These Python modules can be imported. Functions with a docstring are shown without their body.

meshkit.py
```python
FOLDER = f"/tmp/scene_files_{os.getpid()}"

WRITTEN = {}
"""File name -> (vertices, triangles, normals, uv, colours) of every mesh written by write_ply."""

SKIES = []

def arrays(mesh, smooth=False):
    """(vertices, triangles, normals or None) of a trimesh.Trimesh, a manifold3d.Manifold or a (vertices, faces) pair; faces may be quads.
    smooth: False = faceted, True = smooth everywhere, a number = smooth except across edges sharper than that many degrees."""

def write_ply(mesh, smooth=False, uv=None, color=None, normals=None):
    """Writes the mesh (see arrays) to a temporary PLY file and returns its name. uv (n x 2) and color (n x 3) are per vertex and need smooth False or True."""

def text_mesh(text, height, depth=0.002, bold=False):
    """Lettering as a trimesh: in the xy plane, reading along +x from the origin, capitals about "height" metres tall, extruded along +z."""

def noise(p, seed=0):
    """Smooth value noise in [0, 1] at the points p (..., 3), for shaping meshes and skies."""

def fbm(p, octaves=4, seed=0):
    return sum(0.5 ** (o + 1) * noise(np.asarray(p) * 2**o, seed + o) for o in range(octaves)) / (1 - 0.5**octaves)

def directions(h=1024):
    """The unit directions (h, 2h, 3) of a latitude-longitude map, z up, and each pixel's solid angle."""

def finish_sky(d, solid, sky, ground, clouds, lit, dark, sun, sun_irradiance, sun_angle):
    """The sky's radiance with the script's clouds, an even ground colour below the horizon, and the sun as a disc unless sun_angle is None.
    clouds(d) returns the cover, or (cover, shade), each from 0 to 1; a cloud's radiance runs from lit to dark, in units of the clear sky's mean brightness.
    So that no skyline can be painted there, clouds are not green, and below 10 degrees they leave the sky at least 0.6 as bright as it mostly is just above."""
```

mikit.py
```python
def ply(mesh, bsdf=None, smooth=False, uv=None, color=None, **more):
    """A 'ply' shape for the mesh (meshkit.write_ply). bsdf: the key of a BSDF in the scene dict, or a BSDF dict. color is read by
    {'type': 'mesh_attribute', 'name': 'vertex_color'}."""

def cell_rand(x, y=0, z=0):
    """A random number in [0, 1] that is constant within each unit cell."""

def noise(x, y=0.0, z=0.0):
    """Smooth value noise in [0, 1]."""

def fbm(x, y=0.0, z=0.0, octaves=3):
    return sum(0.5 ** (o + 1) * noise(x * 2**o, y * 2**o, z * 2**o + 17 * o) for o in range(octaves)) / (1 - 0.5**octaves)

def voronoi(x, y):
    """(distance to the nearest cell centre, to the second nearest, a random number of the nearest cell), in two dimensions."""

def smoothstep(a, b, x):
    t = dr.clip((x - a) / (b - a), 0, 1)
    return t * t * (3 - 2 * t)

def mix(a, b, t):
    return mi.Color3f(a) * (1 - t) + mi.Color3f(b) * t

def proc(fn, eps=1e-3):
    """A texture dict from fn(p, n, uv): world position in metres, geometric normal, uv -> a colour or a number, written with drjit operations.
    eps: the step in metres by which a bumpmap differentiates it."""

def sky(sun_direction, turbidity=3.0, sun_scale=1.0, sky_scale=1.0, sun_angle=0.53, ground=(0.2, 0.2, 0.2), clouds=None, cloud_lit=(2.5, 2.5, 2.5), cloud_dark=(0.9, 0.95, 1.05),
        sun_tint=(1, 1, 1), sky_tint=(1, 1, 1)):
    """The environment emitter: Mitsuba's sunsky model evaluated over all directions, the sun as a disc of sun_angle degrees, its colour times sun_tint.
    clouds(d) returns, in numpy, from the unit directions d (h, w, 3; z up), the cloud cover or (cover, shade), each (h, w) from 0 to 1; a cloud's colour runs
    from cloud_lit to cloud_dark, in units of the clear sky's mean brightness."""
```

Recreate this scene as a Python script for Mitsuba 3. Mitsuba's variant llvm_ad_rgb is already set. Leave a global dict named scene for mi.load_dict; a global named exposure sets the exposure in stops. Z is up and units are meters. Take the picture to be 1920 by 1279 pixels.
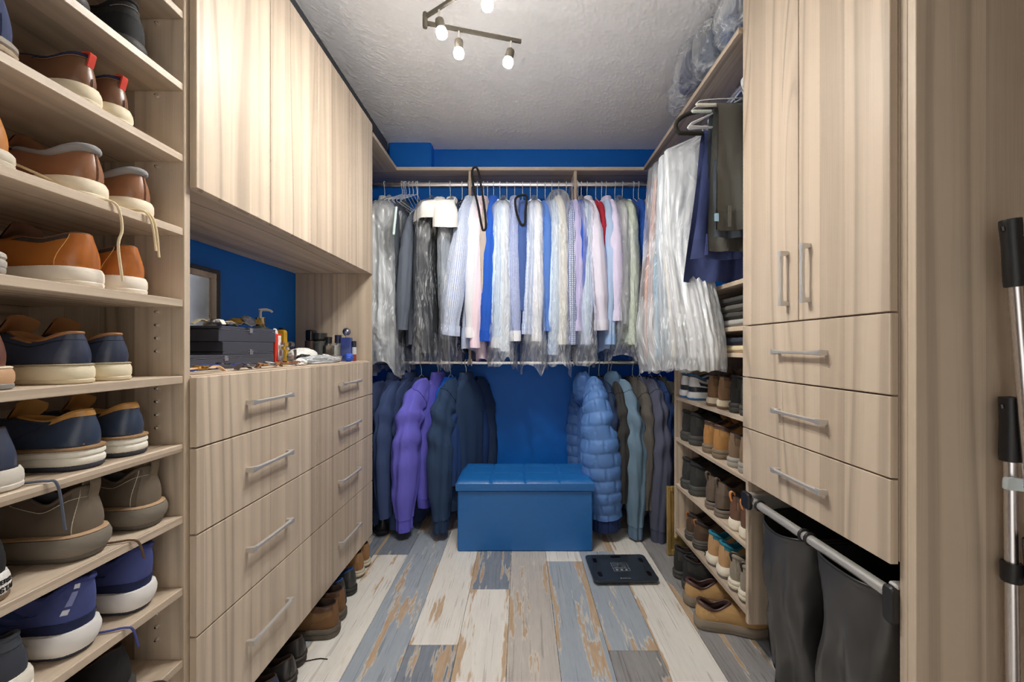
import math, random
import numpy as np, trimesh, manifold3d
import mitsuba as mi, drjit as dr
import mikit, meshkit
from mikit import noise, fbm, cell_rand, smoothstep, mix, proc
from shapely.geometry import Polygon

T = mi.ScalarTransform4f
scene, labels = {}, {}
rng = np.random.default_rng(7)
# ---------------------------------------------------------------- camera, light, exposure
F, VPX, VPY, EYE = 780.0, 976.0, 652.0, 1.14       # focal length and vanishing point in pixels, eye height
scene['camera'] = {'type': 'perspective', 'fov': 2 * math.degrees(math.atan(960 / F)), 'fov_axis': 'x', 'near_clip': 0.02, 'far_clip': 60.0,
                   'principal_point_offset_x': -(VPX - 960) / 1920, 'principal_point_offset_y': -(VPY - 639.5) / 1279,
                   'to_world': T().look_at(origin=[0, 0, EYE], target=[0, 1, EYE], up=[0, 0, 1])}
exposure = 0.0
BULB, LENS = 122.0, 1290.0                         # radiance of the frosted side and of the front lens of each bulb
scene['ambient_fill'] = {'type': 'constant', 'radiance': {'type': 'rgb', 'value': [1.38, 1.31, 1.21]}}   # added even fill light, let in by the unseen doorway behind the camera

def at(px, py, Z):                                # the point at depth Z that the pixel shows
    return np.array([(px - VPX) / F * Z, Z, EYE - (py - VPY) / F * Z])
def wx(px, Z): return (px - VPX) / F * Z
def wz(py, Z): return EYE - (py - VPY) / F * Z

# ---------------------------------------------------------------- helpers
def soft(c, k=.14): c = np.asarray(c, float); return tuple(c * (1 - k) + (c @ [.3, .59, .11]) * k)
def lin(*c):                                      # sRGB 0..255 -> linear
    c = np.array(c, float) / 255
    return np.where(c <= 0.04045, c / 12.92, ((c + 0.055) / 1.055) ** 2.4)
def rgb(*c): return {'type': 'rgb', 'value': [float(x) for x in lin(*c)]}
def mat(key, d): scene[key] = {'type': 'twosided', 'b': d} if d.get('type') not in ('thindielectric', 'dielectric', 'blendbsdf', 'principledthin') else d
VC = {'type': 'mesh_attribute', 'name': 'vertex_color'}
used = {}
def numbered(key):
    n = used.get(key, -1) + 1
    used[key] = n
    return key if n == 0 else f'{key}_{n:03d}'
def obj(name, mesh, bsdf, parent=None, smooth=False, color=None, label=None, cat=None, group=None, kind=None, M=None, uv=None, **more):
    """One entry of the scene. color: sRGB triple, or (n,3) linear per vertex (then smooth is True or False)."""
    key = numbered(name if parent is None else f'{parent}__{name}')
    if M is not None:
        if isinstance(mesh, tuple): mesh = trimesh.Trimesh(mesh[0], mesh[1], process=False)
        mesh = mesh.copy(); mesh.apply_transform(M)
    if isinstance(mesh, trimesh.Trimesh) and smooth not in (False, True):
        v, f, n = split_normals(mesh, smooth)
    else:
        v, f, n = meshkit.arrays(mesh, smooth)
    c = None
    if color is not None:
        c = np.asarray(color, float)
        if c.ndim == 1: c = np.tile(lin(*c), (len(v), 1))
    path = meshkit.write_ply((v, f), False, uv, c, normals=n)
    scene[key] = {'type': 'ply', 'filename': path, 'face_normals': n is None, 'bsdf': {'type': 'ref', 'id': bsdf}, **more}
    if label or cat or group or kind: tag(key, label, cat, group, kind)
    return key
def tag(key, label=None, cat=None, group=None, kind=None):
    labels[key] = {k: v for k, v in (('label', label), ('category', cat), ('group', group), ('kind', kind)) if v}
def thing(name, label, cat, group=None, kind=None):
    key = numbered(name); tag(key, label, cat, group, kind)
    return key
def split_normals(mesh, angle):
    """Corner normals that stay sharp across edges over angle degrees."""
    f = np.asarray(mesh.faces); v = np.asarray(mesh.vertices)
    fn = np.cross(v[f[:, 1]] - v[f[:, 0]], v[f[:, 2]] - v[f[:, 0]])
    fu = fn / np.maximum(np.linalg.norm(fn, axis=1, keepdims=True), 1e-20)
    corners = f.ravel(); face = np.repeat(np.arange(len(f)), 3)
    order = np.argsort(corners, kind='stable'); cs, fs = corners[order], face[order]
    start = np.searchsorted(cs, np.arange(len(v) + 1)); val = np.diff(start)
    acc = np.zeros((len(corners), 3)); ca = math.cos(math.radians(angle))
    idx = np.arange(len(cs)) - start[cs]
    for k in range(int(val.max()) if len(val) else 0):
        m = val[cs] > k
        o = fs[start[cs[m]] + k]
        ok = (fu[fs[m]] * fu[o]).sum(1) > ca
        acc[np.nonzero(m)[0][ok]] += fn[o[ok]]
    n = np.empty_like(acc); n[order] = acc
    n /= np.maximum(np.linalg.norm(n, axis=1, keepdims=True), 1e-20)
    return v[corners], np.arange(len(corners)).reshape(-1, 3), n
def cat_mesh(*m): return trimesh.util.concatenate([x for x in m])
def box(x0, x1, y0, y1, z0, z1, bev=0.0012):
    lo = np.array([min(x0, x1), min(y0, y1), min(z0, z1)]); hi = np.array([max(x0, x1), max(y0, y1), max(z0, z1)])
    b = min(bev, (hi - lo).min() * 0.45); pts = []
    for a in range(3):
        q = [(lo + b, hi - b)] * 3
        for i in range(8):
            p = np.array([(hi if i >> k & 1 else lo)[k] + (0 if k == a else (-b if i >> k & 1 else b)) for k in range(3)])
            pts.append(p)
    return trimesh.Trimesh(*hull(np.array(pts)), process=False)
def hull(p):
    m = manifold3d.Manifold.hull_points(np.asarray(p, float)).to_mesh()
    return m.vert_properties[:, :3], m.tri_verts
def mani(m):
    x = m.to_mesh(); return trimesh.Trimesh(x.vert_properties[:, :3], x.tri_verts, process=False)
def ball(c, r, s=1, scale=(1, 1, 1)):
    m = trimesh.creation.icosphere(s, r); m.apply_scale(scale); m.apply_translation(c); return m
def grid_faces(nu, nv, wrap_u=True, wrap_v=False):
    i, j = np.meshgrid(np.arange(nu if wrap_u else nu - 1), np.arange(nv if wrap_v else nv - 1), indexing='ij')
    a = i * nv + j; b = ((i + 1) % nu) * nv + j; c = ((i + 1) % nu) * nv + (j + 1) % nv; d = i * nv + (j + 1) % nv
    return np.vstack([np.stack([a, b, c], -1).reshape(-1, 3), np.stack([a, c, d], -1).reshape(-1, 3)])
def sheet(P, wrap=True):
    """(nu, nv, 3) points -> mesh; wrap: closed in u."""
    nu, nv = P.shape[:2]
    return trimesh.Trimesh(P.reshape(-1, 3), grid_faces(nu, nv, wrap), process=False)
def caps(P, ends=(True, True)):
    nu, nv = P.shape[:2]; V = P.reshape(-1, 3); f = [grid_faces(nu, nv)]; extra = []
    for e, j in zip(ends, (0, nv - 1)):
        if not e: continue
        k = len(V) + len(extra); extra.append(P[:, j].mean(0)); i = np.arange(nu); a, b = i * nv + j, ((i + 1) % nu) * nv + j
        f.append(np.stack([np.full(nu, k), b, a] if j == 0 else [np.full(nu, k), a, b], -1))
    return trimesh.Trimesh(np.vstack([V] + [np.array(extra)] if extra else [V]), np.vstack(f), process=False)
def tube(path, r, n=8, closed=False):
    """A round tube along path; r a number or one per point."""
    p = np.asarray(path, float); m = len(p); r = np.broadcast_to(r, m)
    t = np.gradient(p, axis=0) if not closed else np.roll(p, -1, 0) - np.roll(p, 1, 0)
    t /= np.maximum(np.linalg.norm(t, axis=1, keepdims=True), 1e-12)
    u = np.cross(t[0], [0.31, 0.21, 0.93]); u /= np.linalg.norm(u); out = []
    for i in range(m):
        u = u - t[i] * (u @ t[i]); u /= np.linalg.norm(u); w = np.cross(t[i], u)
        a = np.linspace(0, 2 * np.pi, n, endpoint=False)
        out.append(p[i] + r[i] * (np.cos(a)[:, None] * u + np.sin(a)[:, None] * w))
    P = np.array(out).transpose(1, 0, 2)
    if closed: return trimesh.Trimesh(P.reshape(-1, 3), grid_faces(n, m, True, True), process=False)
    return caps(P)
def spline(pts, n=24):
    """Catmull-Rom through the points."""
    p = np.asarray(pts, float); p = np.vstack([2 * p[0] - p[1], p, 2 * p[-1] - p[-2]]); k = len(p) - 3
    t = np.linspace(0, k - 1e-9, n); i = t.astype(int); s = (t - i)[:, None]
    a, b, c, d = p[i], p[i + 1], p[i + 2], p[i + 3]
    return 0.5 * (2 * b + (c - a) * s + (2 * a - 5 * b + 4 * c - d) * s ** 2 + (3 * b - a - 3 * c + d) * s ** 3)
def lathe(prof, n=20):
    """prof: (r, z) from bottom to top; closed at both ends if r is 0 there."""
    prof = np.asarray(prof, float); a = np.linspace(0, 2 * np.pi, n, endpoint=False)
    P = np.stack([np.cos(a)[:, None] * prof[:, 0], np.sin(a)[:, None] * prof[:, 0], np.tile(prof[:, 1], (n, 1))], -1)
    return caps(P)
def prism(poly, h):
    return trimesh.creation.extrude_polygon(Polygon(poly), h, engine='earcut')
def rot(axis, deg, o=(0, 0, 0)): return trimesh.transformations.rotation_matrix(math.radians(deg), axis, o)
def trans(*d): return trimesh.transformations.translation_matrix(d)
def place(x, y, z, yaw=0.0, tilt=0.0, roll=0.0):
    return trans(x, y, z) @ rot([0, 0, 1], yaw) @ rot([0, 1, 0], tilt) @ rot([1, 0, 0], roll)

# ---------------------------------------------------------------- materials
def wood(axis):
    def fn(p, n, uv):
        a, l = (p.x + p.y * 1.0, p.z) if axis == 'z' else ((p.x + p.z, p.y) if axis == 'y' else (p.y + p.z, p.x))
        a = a + 7.3; wob = 0.010 * (noise(a * 3.0, l * 0.9) - 0.5)
        s = (a + wob * 0.4 + 0.03 * noise(a * 5.0, 1.7)) / 0.088; k = dr.floor(s); tone = cell_rand(k, 11)
        wild = cell_rand(k, 5)
        field = fbm(a * 6.5 + k * 3.1, l * 0.62, k, 2) * (3.0 + 13.0 * wild * wild) + a * 42
        ring = noise(field * 1.7, k)
        fine = noise(a * 520, l * 7) * 0.55 + noise(a * 1150, l * 17) * 0.45
        cath = fbm((a + wob * 3.0) * 18 + k * 3.1, l * 0.8, k, 2)
        t = dr.clip(0.06 + 0.52 * tone * tone + 0.40 * (cath - 0.40) + 0.30 * (ring - 0.42) + 0.17 * (fine - 0.5), 0, 1)
        c = mix((0.585, 0.480, 0.372), (0.255, 0.192, 0.138), t)
        return mix(c, c * 0.66, smoothstep(0.70, 0.92, ring) * (0.20 + 0.5 * wild))
    return fn
for ax in 'xyz':
    mat(f'wood_{ax}', {'type': 'principled', 'base_color': proc(wood(ax)), 'roughness': 0.42, 'specular': 0.35})
def gfloor(base, alt, amount, seed):
    def fn(p, n, uv):
        k = cell_rand(dr.floor((p.x + 0.05) / 0.19), seed)
        x, y = p.x + 3.7 * k, p.y
        fine = noise(x * 330, y * 14) * 0.6 + noise(x * 150, y * 40) * 0.4
        broad = fbm(x * 22, y * 2.6, seed, 3)
        c = mix(base, alt, dr.clip(0.75 * (broad - 0.2) + 0.5 * (fine - 0.5), 0, 1))
        crack = smoothstep(0.79, 0.9, noise(x * 210, y * 7.0, seed + 2))
        c = mix(c, c * 0.55, crack * 0.55)
        e = dr.abs((p.x + 0.05) / 0.19 - dr.floor((p.x + 0.05) / 0.19) - 0.5)             # nearness of the plank's long edges
        w = fbm(x * 30, y * 3.3, seed + 5, 4) + 0.30 * smoothstep(0.26, 0.5, e) * (fbm(y * 2.2, x * 3, seed + 9, 2)) + 0.08 * (noise(x * 190, y * 40) - 0.5)
        worn = smoothstep(amount, amount + 0.035, w); rim = smoothstep(amount - 0.05, amount, w) - worn
        c = mix(c, (0.60, 0.55, 0.47), dr.clip(rim, 0, 1) * 0.65)
        brown = mix((0.40, 0.255, 0.14), (0.52, 0.39, 0.26), fine)
        return mix(c, brown, worn * 0.9)
    return fn
FLOORS = {'white': ((0.73, 0.705, 0.655), (0.57, 0.545, 0.50), 0.715), 'greige': ((0.50, 0.46, 0.42), (0.36, 0.335, 0.31), 0.685),
          'blue': ((0.285, 0.33, 0.385), (0.40, 0.43, 0.45), 0.695), 'slate': ((0.165, 0.19, 0.23), (0.26, 0.285, 0.32), 0.70), 'grey': ((0.23, 0.225, 0.225), (0.33, 0.325, 0.325), 0.72)}
for i, (k, (a, b, w)) in enumerate(FLOORS.items()):
    mat(f'floor_{k}', {'type': 'principled', 'base_color': proc(gfloor(a, b, w, 21 + 13 * i)), 'roughness': 0.38, 'specular': 0.45})
mat('gap', {'type': 'diffuse', 'reflectance': rgb(70, 60, 52)})
def blue(p, n, uv):
    return mix((0.005, 0.145, 0.580), (0.006, 0.158, 0.620), fbm(p.x * 9, p.y * 9, p.z * 9))
mat('blue_paint', {'type': 'bumpmap', 'tex': proc(lambda p, n, uv: 0.0004 * fbm(p.x * 140 + p.y * 140, p.z * 140, 0, 2)), 'scale': 1.0,
                   'b': {'type': 'principled', 'base_color': proc(blue), 'roughness': 0.5, 'specular': 0.3}})
mat('ceiling_paint', {'type': 'diffuse', 'reflectance': {'type': 'rgb', 'value': [0.90, 0.90, 0.895]}})
mat('shade_toned_paint', {'type': 'principled', 'base_color': rgb(66, 68, 74), 'roughness': 0.7})  # the wall's blue as it looks in shade, put into the base colour
mat('white_paint', {'type': 'diffuse', 'reflectance': rgb(222, 220, 214)})
mat('taupe_paint', {'type': 'diffuse', 'reflectance': rgb(138, 126, 114)})
mat('chrome', {'type': 'roughconductor', 'material': 'Al', 'alpha': 0.12, 'specular_reflectance': {'type': 'rgb', 'value': [0.9, 0.9, 0.92]}})
mat('brushed', {'type': 'principled', 'base_color': rgb(196, 193, 188), 'roughness': 0.34, 'metallic': 0.55, 'specular': 0.8})
mat('bronze', {'type': 'principled', 'base_color': rgb(78, 72, 62), 'roughness': 0.45, 'metallic': 0.4})
mat('leather', {'type': 'principled', 'base_color': VC, 'roughness': 0.34, 'specular': 0.5})
mat('suede', {'type': 'principled', 'base_color': VC, 'roughness': 0.85, 'sheen': 0.6, 'specular': 0.2})
mat('rubber', {'type': 'principled', 'base_color': VC, 'roughness': 0.62, 'specular': 0.35})
mat('cloth', {'type': 'principled', 'base_color': VC, 'roughness': 0.92, 'sheen': 0.35, 'specular': 0.15})
mat('plastic', {'type': 'principled', 'base_color': VC, 'roughness': 0.3, 'specular': 0.5})
mat('metal', {'type': 'principled', 'base_color': VC, 'roughness': 0.25, 'metallic': 1.0})
# ---------------------------------------------------------------- the room
WL, WR, WB, CEIL = -1.22, 1.24, 2.99, 2.566
BACK = -1.6                                      # end of the passage behind the camera
def struct(name, mesh, m, label=None, **k): return obj(name, mesh, m, kind='structure', label=label, **k)
struct('wall_left', box(WL - .1, WL, -.35, WB + .1, 0, CEIL), 'blue_paint', 'blue painted wall behind the left cabinets')
struct('wall_right', box(WR, WR + .1, .89, WB + .1, 0, CEIL), 'blue_paint', 'blue painted wall behind the right shelves')
struct('wall_right_near', box(WR, WR + .1, -.35, .8895, 0, CEIL), 'taupe_paint', 'plain wall of the nook with the mop poles')
wb = struct('wall_back', box(WL - .1, WR + .1, WB, WB + .1, 0, CEIL), 'blue_paint', 'deep blue painted back wall behind the clothes rods')
obj('chase', box(-0.92, wx(808, 2.885), 2.89, WB + .02, 2.29, CEIL + .01, .012), 'blue_paint', wb)
gx_, gy_ = np.linspace(WL - .05, WR + .05, 420), np.linspace(-.4, WB + .05, 570); GX, GY = np.meshgrid(gx_, gy_, indexing='ij')
q_ = np.stack([GX * 84, GY * 84, 0 * GX], -1); GZ = CEIL +   .0020 * (1 - 2 * np.abs(meshkit.fbm(q_, 2) - .5) * 1.6) - .0026 * meshkit.noise(q_ * 1.9 + 7) + .001
struct('ceiling', sheet(np.stack([GX, GY, GZ], -1), False), 'ceiling_paint', 'white stippled ceiling', smooth=True)
struct('trim_1', box(WL, -0.925, 1.04, WB - .1, 2.37, CEIL + .005, .004), 'shade_toned_paint', 'boxed bulkhead above the left cabinets, its shade painted in as dark grey')
for nm, x0, x1 in (('wall_front_left', WL - .1, -.62), ('wall_front_right', .62, WR + .1)):
    struct(nm, box(x0, x1, -.45, -.35, 0, CEIL), 'taupe_paint', 'plain wall beside the doorway behind the camera')
struct('wall_front_top', box(-.62, .62, -.45, -.35, 2.05, CEIL), 'white_paint', 'plain wall over the doorway behind the camera')

fl = struct('floor', box(WL - .1, WR + .1, -.5, WB + .1, -.05, -.0035, 0), 'gap', 'worn multi-tone plank floor in white, grey and blue')
# plank columns: x of the left edge -> [(depth where the plank ends towards the back wall, tone) ... from near to far]
PL = .19; X0 = -.05
layout = {-7: [(.9, 'grey'), (2.1, 'white'), (3.2, 'greige')], -6: [(1.2, 'white'), (2.5, 'slate'), (3.2, 'white')], -5: [(.7, 'greige'), (1.75, 'blue'), (3.2, 'slate')],
          -4: [(1.0, 'blue'), (2.29, 'white'), (3.2, 'slate')], -3: [(1.1, 'white'), (2.58, 'blue'), (3.2, 'greige')], -2: [(.55, 'white'), (1.596, 'slate'), (2.75, 'white'), (3.2, 'blue')],
          -1: [(.8, 'blue'), (1.963, 'white'), (3.2, 'slate')], 0: [(1.15, 'greige'), (2.6, 'greige'), (3.2, 'white')], 1: [(1.0, 'greige'), (2.22, 'blue'), (3.2, 'white')],
          2: [(.4, 'white'), (1.566, 'grey'), (2.33, 'blue'), (3.2, 'greige')], 3: [(1.3, 'white'), (2.62, 'white'), (3.2, 'greige')], 4: [(.75, 'white'), (1.95, 'grey'), (3.2, 'grey')],
          5: [(1.4, 'grey'), (2.4, 'blue'), (3.2, 'white')], 6: [(.9, 'slate'), (2.1, 'greige'), (3.2, 'blue')]}
for c, rows in layout.items():
    y = -.45
    for y1, tone in rows:
        x0 = X0 + PL * c
        obj('plank', box(x0 + .0006, min(x0 + PL - .0006, WR), y + .0006, min(y1, WB) - .0006, -.004, 0, .0012), f'floor_{tone}', fl)
        y = y1

# ---------------------------------------------------------------- bar handle, fronts
def handle(parent, c, length, axis, side, name='handle'):
    """A flat bow handle: c the middle of the bar, axis 'y' or 'z', side +1 if the front faces +x."""
    n = 21; t = np.linspace(-1, 1, n); P = []
    back = 0.024
    for s in t:
        e = max(0.0, (abs(s) - .80) / .20); off = 0.002 * s * s + (back) * (1 - math.sqrt(max(0, 1 - e ** 2.2))) * 0
        w = .0045 + .0035 * abs(s) ** 3; h = .0045
        ring = [(-h, -w), (h * .4, -w), (h, -w * .6), (h, w * .6), (h * .4, w), (-h, w)]
        P.append([(off * 0 + q, s * length / 2, r) for q, r in ring])
    P = np.array(P).transpose(1, 0, 2); bar = caps(P)
    legs = []
    for s in (-1, 1):
        y0 = s * length / 2
        leg = hull([(q, y0 - s * b, r) for q, b, r in ((.004, 0, -.008), (.004, 0, .008), (.004, .016, -.007), (.004, .016, .007), (-back, .001, -.006), (-back, .001, .006), (-back, .011, -.006), (-back, .011, .006))])
        legs.append(trimesh.Trimesh(*leg, process=False))
    m = cat_mesh(bar, *legs)
    if axis == 'z': m.apply_transform(rot([1, 0, 0], 90))
    if side < 0: m.apply_transform(rot([0, 0, 1], 180))
    m.apply_translation(c)
    return obj(name, mani_union(m), 'brushed', parent, smooth=35)
def mani_union(m):
    parts = []
    for p in m.split(only_watertight=False):
        p.merge_vertices(); p.fix_normals()
        parts.append(manifold3d.Manifold(manifold3d.Mesh(np.asarray(p.vertices, np.float32), np.asarray(p.faces, np.uint32))))
    parts = [p for p in parts if p.num_tri() > 0]
    return mani(manifold3d.Manifold.batch_boolean(parts, manifold3d.OpType.Add)) if parts else m

# ---------------------------------------------------------------- left wall: cabinets, drawers
TH = .018; FX = -.80
for k in range(2):
    y0 = 1.026 + .6115 * k; y1 = y0 + .6115
    t = thing('wall_cabinet', ['pale wood double-door wall cabinet beside the shoe shelves, nearer of two', 'pale wood double-door wall cabinet next to the hanging clothes, farther of two'][k], 'cabinet')
    obj('body', box(WL + .002, FX - TH - .002, max(y0, 1.034), y1 - .001, 1.541, 2.335), 'wood_y', t)
    for j in range(2):
        obj('door', box(FX - TH, FX, y0 + .3057 * j + .0015, y0 + .3057 * (j + 1) - .0015, 1.536, 2.346), 'wood_z', t)
DZ = [1.068, .891, .676, .423, .132]
for k in range(2):
    y0 = 1.026 + .6115 * k; y1 = y0 + .6115
    t = thing('chest_of_drawers', ['wall-hung wooden chest of four drawers beside the shoe shelves', 'wall-hung wooden chest of four drawers next to the dark hanging shirts'][k], 'chest of drawers')
    obj('body', box(WL + .002, FX - TH - .002, max(y0, 1.034), y1 - .001, .140, 1.05), 'wood_z', t)
    for j in range(4):
        d = obj('drawer', box(FX - TH, FX, y0 + .0015, y1 - .0015, DZ[j + 1] + .002, DZ[j] - .002), 'wood_z', t)
        handle(d, (FX + .020, (y0 + y1) / 2 - .012, (DZ[j] + DZ[j + 1]) / 2), .218, 'y', 1)
obj('countertop', box(WL + .002, FX - TH - .001, 1.034, 2.236, 1.051, 1.070), 'wood_y', label='pale wood counter over both drawer chests, crowded with watches and perfume', cat='countertop')
obj('side_panel', box(WL + .002, FX - .004, 2.2495, 2.2565, 1.05, 1.541), 'wood_z', label='upright wood panel closing the counter niche beside the bagged clothes', cat='panel')
# ---------------------------------------------------------------- left shoe shelves
SZ = [wz(y, 1.0136) for y in (-246, -112, 22, 157, 290, 428, 562, 705, 833, 967, 1102, 1237)]
ls = thing('shoe_shelf', 'tall open wooden shoe shelf at the left with pairs set heel outwards', 'shelf')
obj('side_panel', box(WL + .002, -.82, 1.014, 1.033, .132, 2.45), 'wood_z', ls)
obj('side_panel', box(WL + .002, -.82, .05, .069, .132, 2.45), 'wood_z', ls)
for z in SZ + [.22]:
    obj('shelf', box(WL + .006, -.822, .07, 1.0135, z - TH, z), 'wood_y', ls)
for i, z in enumerate(SZ[2:]):
    for dz in (-.030, -.062, -.094, -.126) if 4 <= i <= 5 or i in (8,) else (-.030,):
        obj('shelf_pin', lathe([(0, 0), (.004, 0), (.004, .004), (.0025, .006), (.0025, .008), (0, .008)], 8), 'chrome', ls, M=trans(-.885, 1.0145, z + dz) @ rot([1, 0, 0], 90))
obj('back_panel', box(WL + .001, WL + .0055, .07, 1.0135, .2, 2.4, 0), 'wood_y', ls)

# ---------------------------------------------------------------- upper shelf and rods along the back
TOP = 2.31
hs = thing('hat_shelf', 'long wooden shelf along the back wall over the shirts', 'shelf')
obj('board', box(WL + .002, WR - .002, 2.69, WB - .002, TOP - .022, TOP), 'wood_x', hs)
obj('side_board', box(WL + .002, -.80, 2.258, 2.6895, TOP - .022, TOP), 'wood_y', hs)
for px in (881, 1079):
    x = wx(px, 2.70)
    obj('upright', box(x - .009, x + .009, 2.70, WB - .002, 1.03, TOP - .022), 'wood_z', hs)
RY = 2.715; RZ = 2.205; RZ2 = 1.043
def rod_x(x0, x1, z, label):
    t = thing('clothes_rod', label, 'rod')
    a = np.linspace(0, 2 * np.pi, 16, endpoint=False)
    P = np.stack([np.stack([np.full(16, x), RY + .008 * np.cos(a), z + .015 * np.sin(a)], -1) for x in (x0, x1)], 1)
    obj('tube', caps(P), 'chrome', t, smooth=40)
    for x in (x0, x1):
        s = 1 if x == x0 else -1
        obj('flange', box(x, x + s * .006, RY - .02, RY + .02, z - .024, z + .024, .004), 'chrome', t)
ux = [wx(881, 2.7), wx(1079, 2.7)]
rod_x(WL + .01, ux[0] - .0095, RZ, 'chrome rod at the left of the upper row holding bagged jackets')
rod_x(ux[0] + .0095, ux[1] - .0095, RZ, 'chrome rod in the middle of the upper row holding shirts')
rod_x(ux[1] + .0095, WR - .01, RZ, 'chrome rod at the right of the upper row holding lilac shirts')
rod_x(WL + .01, ux[0] - .0095, RZ2, 'chrome rod at the left of the lower row holding dark shirts and a purple sweater')
rod_x(ux[0] + .0095, ux[1] - .0095, RZ2, 'bare chrome rod in the middle of the lower row above the ottoman')
rod_x(ux[1] + .0095, WR - .01, RZ2, 'chrome rod at the right of the lower row holding jackets and hoodies')

# ---------------------------------------------------------------- right tower
RX = .81; TZ = [1.218, 1.0345, .8516, .663]
t = thing('tall_cabinet', 'tall pale wood cabinet at the right with two doors over three drawers', 'cabinet')
obj('body', box(RX + TH + .002, WR - .002, .9115, 1.5165, .67, 2.44), 'wood_z', t)
for k, (a, b) in enumerate(((.911, 1.2125), (1.2135, 1.517))):
    d = obj('door', box(RX, RX + TH, a + .0015, b - .0012, TZ[0] + .002, 2.45), 'wood_z', t)
    handle(d, (RX - .021, (1.166, 1.262)[k], 1.349), .165, 'z', -1)
for j in range(3):
    d = obj('drawer', box(RX, RX + TH, .911, 1.517, TZ[j + 1] + .002, TZ[j] - .002), 'wood_z', t)
    handle(d, (RX - .020, 1.202, (TZ[j] + TZ[j + 1]) / 2), .213, 'y', -1)
obj('side_panel', box(RX + TH + .002, WR - .002, .893, .911, 0, 2.45), 'wood_z', t)
obj('end_panel', box(RX + TH + .002, WR - .002, .873, .8925, 0, 2.45), 'wood_z', label='large upright wood end panel at the right edge beside the mop poles', cat='panel')
# right shoe shelves
RS = [1.40, 1.222, 1.12, .880, .660, .413, .171]
rs = thing('shoe_shelf', 'low open wooden shoe shelf at the right packed with boots', 'shelf')
obj('side_panel', box(RX + TH + .002, WR - .002, 1.517, 1.535, .129, 2.285), 'wood_z', rs)
obj('side_panel', box(RX + TH + .002, WR - .002, 2.231, 2.249, .129, 1.40), 'wood_z', rs)
for z in RS:
    obj('shelf', box(RX + TH + .004, WR - .002, 1.5355, 2.2305, z - TH, z), 'wood_y', rs)
obj('top_shelf', box(RX - .015, WR - .002, 1.518, 2.688, TOP - .022, TOP), 'wood_y', label='wooden top shelf at the right carrying plastic-wrapped clothes', cat='shelf')
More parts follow.
